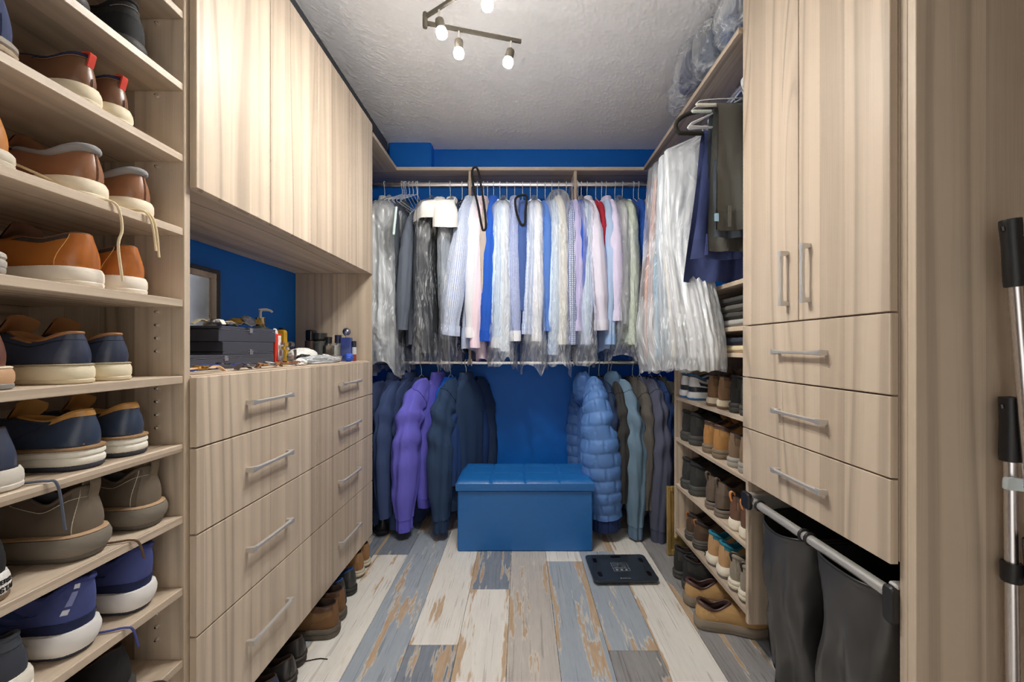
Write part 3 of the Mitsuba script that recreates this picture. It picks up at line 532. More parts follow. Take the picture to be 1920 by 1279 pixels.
def canvas_text(t, S, A, k, y, z):
    # lettering that runs round the heel of the white rubber
    arc = S.o + S.nrm * .0052; n = NO
    for txt, zz, hgt in (('CONVERSE', .0275, .0068), ('ALL \u2605 STAR'.replace('\u2605', '  '), .0140, .0082)):
        m = meshkit.text_mesh(txt, hgt, .0008, bold=True); m = m.subdivide(); v = m.vertices.copy(); cx = (v[:, 0].min() + v[:, 0].max()) / 2
        idx = np.arange(-14, 15); pth = arc[idx % n]; d = np.r_[0, np.cumsum(np.linalg.norm(np.diff(pth, axis=0), axis=1))]; d -= d[14]
        s = (v[:, 0] - cx); sgn = -1 if pth[-1, 1] > pth[0, 1] else 1
        q = np.stack([np.interp(sgn * s, d, pth[:, j]) for j in (0, 1)], 1); nr = np.stack([np.interp(sgn * s, d, S.nrm[idx % n][:, j]) for j in (0, 1)], 1)
        m.vertices = np.c_[q + nr * (v[:, 2:3] - .0006), zz + v[:, 1]]; m.apply_transform(A); m.fix_normals()
        obj('lettering', m, 'rubber', t, color=(30, 30, 32))
    a = np.arange(10) * np.pi / 5 + np.pi / 2; r = np.where(np.arange(10) % 2 == 0, .0062, .0026)
    m = prism(np.c_[r * np.cos(a), r * np.sin(a)], .0008); v = m.vertices; m.vertices = np.c_[np.full(len(v), -.0056) + .0004 - v[:, 2], v[:, 0] * .85, .0178 + v[:, 1] * .85]; m.apply_transform(A); m.fix_normals()
    obj('star', m, 'rubber', t, color=(30, 30, 32))
pair_left('black_suede', Z2[1], (.79, .918), nf('black suede shoe with pale stitching', 'at left shelf top'), g)
pair_left('navy_suede', Z2[2], (.672,), ['dark blue suede shoe with stacked brown heel beside the red-tabbed pair'], g, wide=1.05)
pair_left('brown_tab', Z2[2], (.815, .884), nf('brown leather shoe with red heel tab', 'below the black suedes'), g, wide=.82, hook=red_tab)
pair_left('tan', Z2[3], (.668,), ['golden tan leather shoe with a pale sole beside the cream-laced pair'], g)
pair_left('brown_grey', Z2[3], (.826, .934), nf('brown leather shoe with grey padded collar and cream lace', 'on left shelf'), g, hook=cream_lace)
pair_left('greige', Z2[4], (.655,), ['mottled beige shoe with ridged grey sole beside the cognac pair'], g)
pair_left('cognac', Z2[4], (.816, .916), nf('glossy cognac leather shoe with cream sole', 'below the cream laces'), g, wide=1.02)
pair_left('brown_plain', Z2[5], (.664,), ['dark brown leather shoe with tan midsole beside the navy pair'], g, wide=1.05)
pair_left('navy_cream', Z2[5], (.80, .880), nf('navy leather shoe with cream sole and tan lining', 'beneath the cognac shoes'), g, wide=.95)
pair_left('navy_near', Z2[6], (.68,), ['plain navy leather shoe with worn white sole, cut by the left edge'], g, hook=lace_over((90, 96, 112), .036, .09))
pair_left('navy_tan', Z2[6], (.82, .918), nf('navy shoe with tan collar band and double white sole', 'on left shelf'), g, wide=1.02)
pair_left('canvas', Z2[7], (.664,), ['black canvas sneaker with white lettered rubber heel'], g, hook=canvas_text)
pair_left('grey_slip', Z2[7], (.822, .960), nf('grey-brown suede slip-on with heel loop and thick sole', 'on left shelf'), g, hook=lambda t, S, A, k, y, z: (slip_tab(t, S, A, k, y, z), lace_over((96, 76, 60), .05, .045, (0,))(t, S, A, k, y, z)))
pair_left('slip_white', Z2[8], (.695,), ['charcoal slip-on shoe with off-white sole beside the blue runners'], g)
def runner_mark(t, S, A, k, y, z):
    for vv, n_ in ((.36, 5), (.86, 5)):
        m = S.patch(3, 4, vv, vv + .10, .0022, 4); m.apply_transform(A); m.fix_normals(); obj('heel_print', m, 'rubber', t, color=(214, 218, 230))
    m = S.patch(3, 4, .52, .80, .0020, 4); m.apply_transform(A); m.fix_normals(); obj('heel_print', m, 'rubber', t, color=(132, 140, 190))
    if k == 0: lace_over((74, 80, 140), .052, .05)(t, S, A, k, y, z)
pair_left('runner', Z2[8], (.806, .936), nf('blue knit running shoe with speckled white sole', 'on left shelf'), g, hook=runner_mark)
pair_left('sole_black', Z2[9], (.775, .888), nf('black sneaker with grooved dark heel', 'lowest on left shelf'), g, hook=lace_over((60, 58, 56), .05, .03, (1,)))

# boots and shoes on the right shelves: (style, shelf, far heel corners, labels)
def pair_right(style, z, edges, labels_, group, x=.842, yaw=(0, 0), wide=1.0, hook=None, hw=.040):
    for k, (e, lb) in enumerate(zip(edges, labels_)):
        d = dict(STY[style]); d['last'] = dict(d['last'], wide=d['last'].get('wide', 1) * wide); catg = d.pop('category', 'shoe'); xx = x[k] if isinstance(x, tuple) else x
        t, S, A = shoe('shoe' if catg == 'shoe' else 'boot', lb, group, place(xx, e - hw, z + .0004, yaw[k]), k == 0, category=catg, **d)
        if hook: hook(t, S, A, k)
def fn(what, where): return [f'{what}, farther of pair {where}', f'{what}, nearer of pair {where}']
g = 'boots on the right shoe shelf'
r3, r4, r5, r6 = RS[3:]
pair_right('white_sneaker', r3, (2.222, 2.122), fn('white and navy sneaker with blue outsole', 'under the long bag'), g)
pair_right('brown_boot_cream', r3, (1.904, 1.806), fn('brown suede boot with cream sole', 'on top boot shelf'), g)
pair_right('black_boot', r3, (1.70, 1.62), fn('black boot', 'beside the drawers'), g, wide=.9, hw=.036)
pair_right('black_chunk', r4, (2.20, 2.098), fn('dark grey lug-soled boot', 'on second boot shelf'), g)
pair_right('tan_boot', r4, (1.949, 1.85), fn('wheat tan boot with dark padded collar', 'on second boot shelf'), g)
pair_right('brown_worn', r4, (1.715, 1.63), fn('worn brown boot with grey sole', 'beside the wheat tan boots'), g, wide=.92, hw=.036)
pair_right('black_chunk', r5, (2.20, 2.10), fn('black chunky boot with a white side label', 'on third boot shelf'), g)
def chelsea_tab(t, S, A, k): tab_loop(S, A, t, (92, 82, 72), .018, .016)
pair_right('chelsea', r5, (1.926, 1.835), fn('taupe leather pull-on boot with heel loop', 'on third boot shelf'), g, hook=chelsea_tab)
def tan_tab(t, S, A, k): tab_loop(S, A, t, (196, 134, 82), .022, .014)
pair_right('brown_white', r5, (1.704, 1.622), fn('brown leather boot with white sole and tan loop', 'on third boot shelf'), g, wide=.92, hw=.036, hook=tan_tab)
pair_right('hiker', r6, (2.148, 2.055), fn('brown hiking boot with ridged dark sole', 'on lowest boot shelf'), g, hook=lambda t, S, A, k: tab_loop(S, A, t, (150, 104, 70), .014, .012))
pair_right('teal', r6, (1.904, 1.804), fn('sand suede hiking boot with teal collar', 'on lowest boot shelf'), g)
pair_right('grey_boot', r6, (1.704, 1.625), fn('grey hiking boot with cream sole', 'on lowest boot shelf'), g, wide=.92, hw=.036, hook=lambda t, S, A, k: tab_loop(S, A, t, (50, 48, 48), .012, .010))
g = 'shoes on the floor under the right shelf'
pair_right('black_boot', 0, (2.115, 2.014), fn('black boot', 'on floor under right shelf'), g, x=(.765, .770), yaw=(-8, -8), hw=.04)
pair_right('clog', 0, (1.905, 1.755), fn('tan suede clog with dark collar', 'on floor under right shelf'), g, x=(.735, .720), yaw=(-9, -12), hw=.04)
# under the left chests: heels out
g = 'shoes on the floor under the left drawers'
def floor_left(style, y_edge, x, lb, mirror, yaw=0, hw=.04):
    d = dict(STY[style]); catg = d.pop('category', 'shoe')
    return shoe('shoe' if catg == 'shoe' else 'boot', lb, g, place(x, y_edge - hw, .0004, 180 + yaw), mirror, category=catg, **d)
floor_left('navy_low', 1.36, -.765, 'navy suede shoe on the floor nearest under the left drawers', False)
floor_left('dress', 1.447, -.762, 'black polished shoe under the drawers, nearer of its pair', False)
dress2 = floor_left('dress', 1.545, -.780, 'black polished shoe under the drawers, farther of its pair', True)
floor_left('work_boot', 1.705, -.728, 'brown work boot under the drawers, nearer of its pair', False, hw=.045)
floor_left('work_boot', 1.80, -.742, 'brown work boot under the drawers, farther of its pair', True, hw=.045)
floor_left('black_low', 1.885, -.778, 'black shoe with blue lining under the drawers, nearer of its pair', False)
floor_left('black_low', 1.975, -.766, 'black shoe with blue lining under the drawers, farther of its pair', True)
floor_left('tan_low', 2.12, -.786, 'tan boot with layered sole under the drawers, nearer of its pair', False)
floor_left('tan_low', 2.215, -.79, 'tan boot with layered sole under the drawers, farther of its pair', True)
lace_end(dress2[0], [(-.80, 1.50, .004), (-.77, 1.512, .003), (-.735, 1.522, .0025), (-.705, 1.519, .0025)], (40, 36, 34), .0016)
# ---------------------------------------------------------------- ottoman, scale, hamper, poles, gilt frame
def pleather(p, n, uv): return mix((0.009, 0.108, 0.345), (0.012, 0.122, 0.380), fbm(p.x * 60, p.y * 60, p.z * 60, 2))
mat('blue_leather', {'type': 'bumpmap', 'scale': 1.0, 'tex': proc(lambda p, n, uv: 0.00035 * fbm(p.x * 260 + p.y * 90, p.z * 260 + p.y * 170, 0, 2)),
                     'b': {'type': 'principled', 'base_color': proc(pleather), 'roughness': 0.36, 'specular': 0.5}})
ox0, ox1, oy0, oy1, OH = wx(856, 2.319), wx(1113, 2.319), 2.319, 2.68, .398
ot = thing('ottoman', 'blue leather storage ottoman with tufted lid against the blue wall', 'ottoman')
def panel_grid(x0, x1, z0, z1, y, ny, sag, seed):
    u, v = np.linspace(0, 1, 31), np.linspace(0, 1, 17); U, V = np.meshgrid(u, v, indexing='ij')
    n = meshkit.fbm(np.stack([U * 4, V * 3, np.full_like(U, seed)], -1), 3) - .5
    e = np.minimum(1, np.minimum(np.minimum(U, 1 - U), np.minimum(V, 1 - V)) * 10)
    return np.stack([x0 + (x1 - x0) * U, y + ny * (sag * n * e), z0 + (z1 - z0) * V], -1)
bz = OH - .057
body = box(ox0 + .004, ox1 - .004, oy0 + .006, oy1, 0.001, bz, .006)
for _ in range(3): body = trimesh.Trimesh(*trimesh.remesh.subdivide(body.vertices, body.faces), process=False)
v = body.vertices; fr = (v[:, 1] < oy0 + .012); v[:, 1] -= fr * .006 * (meshkit.fbm(v * [6, 1, 9], 3) - .5)
obj('body', body, 'blue_leather', ot, smooth=40)
nx, ny = 97, 49; U, V = np.meshgrid(np.linspace(0, 1, nx), np.linspace(0, 1, ny), indexing='ij')
X = ox0 - .004 + (ox1 - ox0 + .008) * U; Y = oy0 - .006 + (oy1 - oy0 + .006) * V; Zt = np.full_like(X, OH)
edge = np.minimum(np.minimum(U * 2.1, (1 - U) * 2.1), np.minimum(V, 1 - V)); Zt = Zt - .014 * np.exp(-(edge / .035) ** 1.3) + .010 * np.minimum(1, edge * 4)
for k in (1, 2, 3): Zt -= .0065 * np.exp(-((U - k / 4) / .006) ** 2) * (V > .02)
for k in (1, 2): Zt -= .0065 * np.exp(-((V - k / 3) / .012) ** 2)
for i in (1, 2, 3):
    for j in (1, 2): Zt -= .009 * np.exp(-(((U - i / 4) * 2.1) ** 2 + (V - j / 3) ** 2) / .0016)
Zt += .002 * (meshkit.fbm(np.stack([U * 9, V * 5, 0 * U], -1), 3) - .5)
top = np.stack([X, Y, Zt], -1); ring = np.concatenate([top[:, 0], top[-1, 1:], top[-2::-1, -1], top[0, -2:0:-1]])
def ringmesh(rs): return caps(np.array(rs).transpose(1, 0, 2), (True, False))
rs = []
for dz, k in ((0, .006), (.0015, .0), (.02, -.001), (.040, -.001)):
    r = ring.copy(); r[:, 2] = bz + dz; rs.append(r if not k else r + np.c_[(-np.sign(r[:, 0] - (ox0 + ox1) / 2)) * k * (abs(abs(r[:, 0] - (ox0 + ox1) / 2) - (ox1 - ox0 + .008) / 2) < 1e-6), (-np.sign(r[:, 1] - (oy0 + oy1) / 2)) * k * (abs(r[:, 1] - oy0 + .006) < 1e-6), np.zeros(len(r))])
rs.append(ring); P = np.array(rs).transpose(1, 0, 2)
lid = cat_mesh(sheet(top[:, ::-1], False), caps(P[::-1], (True, False))); lid.merge_vertices(); lid.fix_normals()
lidk = obj('lid', lid, 'blue_leather', ot, smooth=45)
for i in (1, 2, 3):
    for j in (1, 2):
        obj('button', ball((ox0 + (ox1 - ox0) * i / 4, oy0 - .006 + (oy1 - oy0 + .006) * j / 3, OH - .001), .007, 2, (1, 1, 1)) if False else ball((0, 0, 0), .007, 2, (1, 1, .45)), 'blue_leather', lidk, smooth=True, M=trans(ox0 + (ox1 - ox0) * i / 4, oy0 - .006 + (oy1 - oy0 + .006) * j / 3, OH - .0065))

# bathroom scale
mat('scale_glass', {'type': 'principled', 'base_color': rgb(42, 48, 56), 'roughness': 0.16, 'specular': 0.5})
mat('black_gloss', {'type': 'principled', 'base_color': rgb(14, 14, 16), 'roughness': 0.08})
mat('print_white', {'type': 'diffuse', 'reflectance': rgb(150, 156, 162)})
mat('black_plastic', {'type': 'principled', 'base_color': rgb(30, 30, 32), 'roughness': 0.42})
Zn, Zf = 1.99, 2.245
sx0, sx1 = wx(1113, Zn + .0), wx(1238, Zn + .0); sc = thing('bathroom_scale', 'dark glass bathroom scale lying on the plank floor', 'scale')
scx, scy, sw, sd = (sx0 + sx1) / 2 - .001, (Zn + Zf) / 2, (sx1 - sx0) / 2, (Zf - Zn) / 2
def rrect(w, d, r, n=6, yaw=0):
    pts = []
    for cx, cy, a0 in ((w - r, d - r, 0), (-w + r, d - r, 90), (-w + r, -d + r, 180), (w - r, -d + r, 270)):
        for k in range(n + 1): a = math.radians(a0 + 90 * k / n); pts.append((cx + r * math.cos(a), cy + r * math.sin(a)))
    return np.array(pts)
SM = trans(scx, scy, 0) @ rot([0, 0, 1], 1.5)
def slab(out, prof):
    """A plate from its outline and a profile of (inset, z)."""
    c = out.mean(0); q = out - c; l = np.linalg.norm(q, axis=1, keepdims=True)
    return caps(np.array([np.c_[out - q / l * i, np.full(len(out), z)] for i, z in prof]).transpose(1, 0, 2))
obj('plate', slab(rrect(sw, sd, .024), [(.004, .016), (0, .018), (0, .0225), (.0018, .0240)]), 'scale_glass', sc, smooth=40, M=SM)
obj('base', slab(rrect(sw - .004, sd - .004, .022), [(.010, .006), (.002, .009), (0, .016)]), 'black_plastic', sc, smooth=40, M=SM)
for x, y in ((-1, -1), (1, -1), (-1, 1), (1, 1)):
    obj('foot', lathe([(0, 0), (.012, 0), (.013, .003), (.013, .007), (0, .007)], 14), 'black_plastic', sc, smooth=40, M=SM @ trans(x * (sw - .03), y * (sd - .03), 0))
    obj('electrode', slab(rrect(.0105, .022, .009), [(.0, .0239), (0, .0247), (.0012, .0251)]), 'metal', sc, smooth=40, M=SM @ trans(x * (sw - .038) + .004, y * (sd - .062), 0), color=(92, 74, 70))
obj('display', slab(rrect(.026, .0095, .003), [(0, .0239), (0, .0246), (.001, .0248)]), 'black_gloss', sc, smooth=40, M=SM @ trans(0, sd - .026, 0))
# the printed guide on the glass
gd = obj('printed_guide', box(-.040, .040, -.040, .040, .0239, .0243, .0001), 'scale_glass', sc, M=SM)
for x0, x1, y0, y1 in ((-.041, .041, .0395, .041), (-.041, .041, -.041, -.0395), (-.041, -.0395, -.041, .041), (.0395, .041, -.041, .041)):
    obj('printed_line', box(x0, x1, y0, y1, .0243, .0245, .0001), 'print_white', gd, M=SM)
for k, (a, b, y) in enumerate(((-.034, .010, .028), (-.034, -.004, .016), (.016, .024, .028), (.006, .016, .016), (.020, .030, .016), (-.030, -.010, .004), (.004, .030, .004), (-.034, .030, -.008))):
    obj('printed_line', box(a, b, y - .0011, y + .0011, .0243, .0245, .0001), 'print_white', gd, M=SM)
obj('printed_bar', box(-.039, .039, -.0165, -.0145, .0243, .0245, .0001), 'print_white', gd, M=SM)
for k in (-1, 0, 1):
    obj('printed_icon', lathe([(0, .0243), (.0065, .0243), (.0065, .0246), (0, .0246)], 12), 'print_white', gd, M=SM @ trans(.024 * k, -.028, 0))
for k in range(8): obj('logo_letter', box(-.016 + .0052 * k, -.0125 + .0052 * k, -sd + .0205, -sd + .0255, .0240, .0243, .0001), 'print_white', sc, M=SM)
obj('logo_dot', lathe([(0, .0240), (.0045, .0240), (.0045, .0244), (0, .0244)], 12), 'print_white', sc, M=SM @ trans(-.023, -sd + .023, 0))

# hamper: tube, brackets, two bags
mat('nylon', {'type': 'bumpmap', 'scale': 1.0, 'tex': proc(lambda p, n, uv: 0.0025 * fbm(p.x * 14, p.y * 14, p.z * 9, 3)),
              'b': {'type': 'principled', 'base_color': proc(lambda p, n, uv: mix((0.022, 0.022, 0.023), (0.046, 0.046, 0.047), fbm(p.x * 11, p.y * 11, p.z * 7))), 'roughness': 0.36, 'specular': 0.8}})
HX, HZ = .835, .588
hp = thing('laundry_hamper', 'pull-out laundry hamper rail in brushed metal with black end caps', 'hamper')
obj('rail', tube([(HX, .938, HZ - .002), (HX, 1.485, HZ)], .0140, 18), 'brushed', hp, smooth=40)
obj('rail', tube([(HX + .30, .938, HZ - .002), (HX + .30, 1.485, HZ)], .0140, 18), 'brushed', hp, smooth=40)
obj('bracket', box(HX - .015, RX + TH + .36, 1.488, 1.514, HZ - .030, HZ + .028, .004), 'brushed', hp)
obj('bracket', box(HX - .010, RX + TH + .36, .913, .936, HZ - .044, HZ + .030, .004), 'brushed', hp)
obj('end_cap', slab(rrect(.030, .026, .012), [(.004, -.006), (0, -.002), (0, .006), (.004, .010)]), 'black_plastic', hp, smooth=40, M=trans(HX - .022, 1.500, HZ + .002) @ rot([0, 1, 0], 90))
obj('end_cap', slab(rrect(.042, .014, .010), [(.004, -.008), (0, -.004), (0, .010), (.004, .014)]), 'black_plastic', hp, smooth=40, M=trans(HX - .012, .925, HZ - .018) @ rot([0, 1, 0], 90))
for y in (1.452, 1.225, 1.20):
    obj('ring', tube([(HX + .0155 * math.cos(a), y, HZ + .0155 * math.sin(a)) for a in np.linspace(0, 2 * np.pi, 18, endpoint=False)], .0045, 8, True), 'black_plastic', hp, smooth=60)
def hamper_bag(label, y0, y1, bulge, seed, low):
    t = thing('hamper_bag', label, 'laundry bag'); n = 64; a = np.linspace(0, 2 * np.pi, n, endpoint=False); rows = []
    cx = HX + .15; ym = (y0 + y1) / 2
    for k, s in enumerate(np.linspace(0, 1, 26)):
        w = .172 - .03 * s + .010 * math.sin(3 * s); d = (y1 - y0) / 2 * (1 - low * s)
        e = 3.5; ca, sa = np.cos(a), np.sin(a); r = (np.abs(ca) ** e + np.abs(sa) ** e) ** (-1 / e)
        x = cx + w * r * ca; y = ym + d * r * sa + low * .25 * (y1 - y0) * s * .3
        z = HZ - .012 - s * .52 - (bulge * (ca < 0) * np.maximum(0, -ca) * (1 - np.abs(sa) ** 2) * (1 - s))
        f = meshkit.fbm(np.stack([3.2 * ca, 3.2 * sa, np.full(n, s * 2.6 + seed)], -1), 3) - .5
        fold = .012 * np.sin(a * 7 + 2 * math.sin(s * 4 + seed)) * (.3 + s)
        x += (f * .045 + fold) * ca * min(1, 4 * s); y += (f * .03 + fold) * sa * min(1, 4 * s)
        rows.append(np.stack([x, y, z], -1))
    P = np.array(rows).transpose(1, 0, 2)
    obj('body', caps(P[::-1], (False, True)), 'nylon', t, smooth=True)
    inner = P[:, :18].copy(); c = inner.mean(0, keepdims=True); inner = c + (inner - c) * [.97, .97, 1]
    obj('lining', sheet(inner), 'nylon', t, smooth=True)
    obj('rim', tube(P[:, 0] + [0, 0, .001], .0042, 8, True), 'black_plastic', t, smooth=60)
    hem = P[:, :2].copy(); hem[:, 1] = P[:, 0] * .45 + P[:, 1] * .55; c = hem.mean((0, 1)); 
    obj('hem_band', sheet((np.stack([c + (hem[:, k] - c) * [1.012, 1.012, 1] for k in (0, 1)], 1))[::-1]), 'nylon', t, smooth=True)
hamper_bag('black nylon hamper bag nearest the boots, its rim sagging open', 1.215, 1.455, .030, 1.3, .20)
hamper_bag('wide black nylon hamper bag nearest the viewer under the rail', .945, 1.195, .006, 5.1, .05)

# mop poles at the right edge
def pole(label, foot, head, r, grip, extra):
    t = thing('mop_pole', label, 'pole'); f, h = np.array(foot), np.array(head); d = (h - f) / np.linalg.norm(h - f)
    obj('shaft', tube([f, h], r, 16), 'chrome', t, smooth=40)
    g0 = h - d * grip; n = 20; rr = [.013, .0155, .016, .0155, .0145, .0150, .0155, .0155, .015, .006]; tt = [0, .01, .1, .3, .6, .8, .93, .98, 1, 1.012]
    gk = obj('grip', tube([g0 + d * grip * x for x in tt], np.array(rr) * 1.05, 18), 'black_plastic', t, smooth=50)
    obj('hang_hole', tube([h - d * .018 + [-.0166, 0, .004], h - d * .018 + [-.0150, 0, -.004]], .004, 8), 'black_gloss', gk)
    for s0, s1, R in extra:
        obj('sleeve', tube([f + d * s for s in (s0, s0 + .004, s1 - .004, s1)], np.array([.92, 1, 1, .92]) * R, 18), 'black_plastic', t, smooth=50)
    return t
# positions: leaning against the end panel (face at y .873)
p1h = at(1894, 412, .815); p1f = np.array([p1h[0] + .112, .815, .0])
pole('steel mop pole with the highest black grip leaning at the right edge', p1f, p1h, .0105, .132, ((.68, .765, .0185),))
p2h = at(1893, 745, .845); p2f = np.array([p2h[0] + .012, .845, .0])
pole('shorter steel mop pole with a black grip and pale clip at the right edge', p2f, p2h, .0105, .130, ((.665, .705, .0165),))
cl = at(1896, 907, .83); obj('pole_clip', slab(rrect(.022, .0125, .005), [(.001, -.002), (0, 0), (0, .006), (.001, .008)]), 'plastic', smooth=40, color=(206, 218, 222), label='pale grey plastic clip holding the two mop poles', cat='clip', M=trans(cl[0] + .004, .829, cl[2]) @ rot([1, 0, 0], 90) @ rot([0, 0, 1], -6))

# gilt picture frames leaning beside the boot shelf
mat('gilt', {'type': 'principled', 'base_color': proc(lambda p, n, uv: mix((0.42, 0.28, 0.09), (0.62, 0.44, 0.17), fbm(p.x * 60, p.y * 60, p.z * 20))), 'roughness': 0.34, 'metallic': 0.65})
gf = thing('picture_frame', 'gilt picture frame on the floor beside the boot shelf and hoodies', 'frame')
fy, fx0, fx1, fz1 = 2.275, wx(1252, 2.275), wx(1252, 2.275) + .36, wz(912, 2.29)
FM = trans(0, fy, 0) @ rot([1, 0, 0], -1.5)
for nm, x0, x1, z0, z1 in (('stile', fx0, fx0 + .022, .002, fz1), ('stile', fx1 - .022, fx1, .002, fz1), ('rail', fx0 + .022, fx1 - .022, .002, .035), ('rail', fx0 + .022, fx1 - .022, fz1 - .03, fz1)):
    obj(nm, box(x0, x1, 0, .022, z0, z1, .004), 'gilt', gf, M=FM)
obj('panel', box(fx0 + .022, fx1 - .022, .008, .014, .035, fz1 - .03), 'gilt', gf, M=FM)
for z in (.10, .22):
    obj('ornament', lathe([(0, 0), (.014, 0), (.010, .006), (0, .009)], 12), 'gilt', gf, smooth=40, M=FM @ trans(fx0 + .05, .008, z) @ rot([1, 0, 0], 90))
# ---------------------------------------------------------------- clothes, hangers, plastic covers
def stripes(base, col, pitch, duty, col2=None):
    def fn(p, n, uv):
        s = uv.x / pitch; f = dr.abs(s - dr.floor(s) - 0.5)
        c = mix(base, col, smoothstep(duty, duty + .08, 0.5 - f) * 0 + dr.select(f < duty, 1.0, 0.0))
        if col2 is not None:
            s2 = uv.y / pitch; f2 = dr.abs(s2 - dr.floor(s2) - 0.5); c = mix(c, col2, dr.select(f2 < duty, 0.7, 0.0))
        return c
    return fn
def clothd(tex): return {'type': 'principled', 'base_color': proc(tex), 'roughness': 0.92, 'sheen': 0.3, 'specular': 0.15}
mat('cloth_stripe', clothd(stripes((0.70, 0.73, 0.79), (0.30, 0.40, 0.68), .0085, .22)))
mat('cloth_pinstripe', clothd(stripes((0.27, 0.33, 0.58), (0.60, 0.64, 0.78), .007, .14)))
mat('cloth_bluestripe', clothd(stripes((0.66, 0.76, 0.87), (0.45, 0.60, 0.80), .012, .25)))
mat('cloth_gingham', clothd(stripes((0.78, 0.80, 0.84), (0.16, 0.21, 0.42), .012, .24, (0.16, 0.21, 0.42))))
mat('cloth_check', clothd(stripes((0.40, 0.50, 0.74), (0.75, 0.79, 0.86), .022, .09, (0.75, 0.79, 0.86))))
mat('cloth_dots', clothd(lambda p, n, uv: mix((0.014, 0.02, 0.04), (0.45, 0.5, 0.6), dr.select(voronoi_(uv) < .16, 1.0, 0.0))))
def voronoi_(uv): return mikit.voronoi(uv.x * 60, uv.y * 60)[0]
def film(dens, seed):
    def fn(p, n, uv):
        w = 2.5 * noise(uv.x * 5, uv.y * 3, seed); d = 5.0 * noise(uv.x * 2.6, uv.y * 2.3, seed + 4)
        long_ = smoothstep(0.58, 0.84, noise(uv.x * 20 + d, uv.y * 4.2 - 0.5 * d, seed)) + 0.45 * smoothstep(0.62, 0.84, noise(uv.x * 64 + 2.6 * d, uv.y * 9 + w, seed + 1))
        painted_glint = smoothstep(0.70, 0.84, noise(uv.x * 190 + 22 * noise(uv.x * 6, uv.y * 5, seed + 8) + 3 * w, uv.y * 24 - 2 * w, seed + 2)) * smoothstep(0.42, 0.62, fbm(uv.x * 7, uv.y * 5, seed + 3, 2))  # small highlights painted in as whiter flecks of film
        fold = smoothstep(0.45, 0.75, fbm(uv.x * 9 + w, uv.y * 1.6, seed + 6, 2))
        return dr.clip(dens * (0.75 + 0.9 * fold) + 0.24 * long_ + 0.34 * painted_glint, 0, 0.95)
    return fn
def filmbsdf(key, dens, seed, tint=(.79, .83, .87)):
    scene[key] = {'type': 'blendbsdf', 'weight': proc(film(dens, seed)), 'a': {'type': 'thindielectric', 'int_ior': 1.45},
                  'b': {'type': 'twosided', 'b': {'type': 'roughplastic', 'diffuse_reflectance': {'type': 'rgb', 'value': list(tint)}, 'alpha': 0.07, 'int_ior': 1.6}}}
filmbsdf('film', .13, 3); filmbsdf('film_hazy', .30, 11); filmbsdf('film_clear', .05, 5)
def nz(u, v, s, o=3): return meshkit.fbm(np.stack(np.broadcast_arrays(u, v, s), -1).astype(float), o) - .5
def section(a, e): ca, sa = np.cos(a), np.sin(a); r = (np.abs(ca) ** e + np.abs(sa) ** e) ** (-1 / e); return r * ca, r * sa
def body_rings(L, w, t, seed, n=44, nz_=44, hem=1.0, fold=.010, slope=.11, neck=.06, tuck=0.0, puff=0, e=2.4, hemcut=.03):
    """Rings of a garment's body on a hanger: x is the thin side, y the shoulder line (front -y), z down from the neck."""
    a = np.linspace(0, 2 * np.pi, n, endpoint=False); cx, cy = section(a, e); rows = []; fs = []
    zs = np.r_[0, -.012, -.03, np.linspace(-.05, -slope - .03, 5), -np.linspace(slope + .06, L, nz_ - 8)]
    for z in zs:
        d = -z; k = sstep(0, slope, d); W = neck + (w - neck) * k ** .85; Tk = .032 + (t - .032) * sstep(.0, .2, d)
        if d > slope: q = (d - slope) / (L - slope); W *= 1 - .05 * q + (hem - 1) * q; Tk *= 1 + .20 * (hem - 1) * q
        amp = fold * (.25 + .75 * sstep(.1, L * .7, d))
        s = nz(cy * 2.2, np.full(n, z * 1.3), seed, 3) * 2; ph = 2.2 * nz(np.full(n, z * 1.4), cy * .6, seed + 9, 2)
        x = cx * Tk + cx * amp * np.sin(cy * 11 + ph * 3 + seed) + s * amp * 1.6; y = cy * W + amp * .6 * nz(cx * 3, np.full(n, z * 3), seed + 4, 2)
        zz = np.full(n, z) + (hemcut * (np.abs(cy) - .6) * sstep(L * .8, L, d))
        if puff:
            row = d / .058; r0 = math.floor(row); fr = row - r0; b = math.sqrt(max(0, math.sin(math.pi * fr))); x = x + cx * puff * b; y = y + cy * puff * b
        rows.append(np.stack([x, y, zz], -1))
    return np.array(rows).transpose(1, 0, 2)
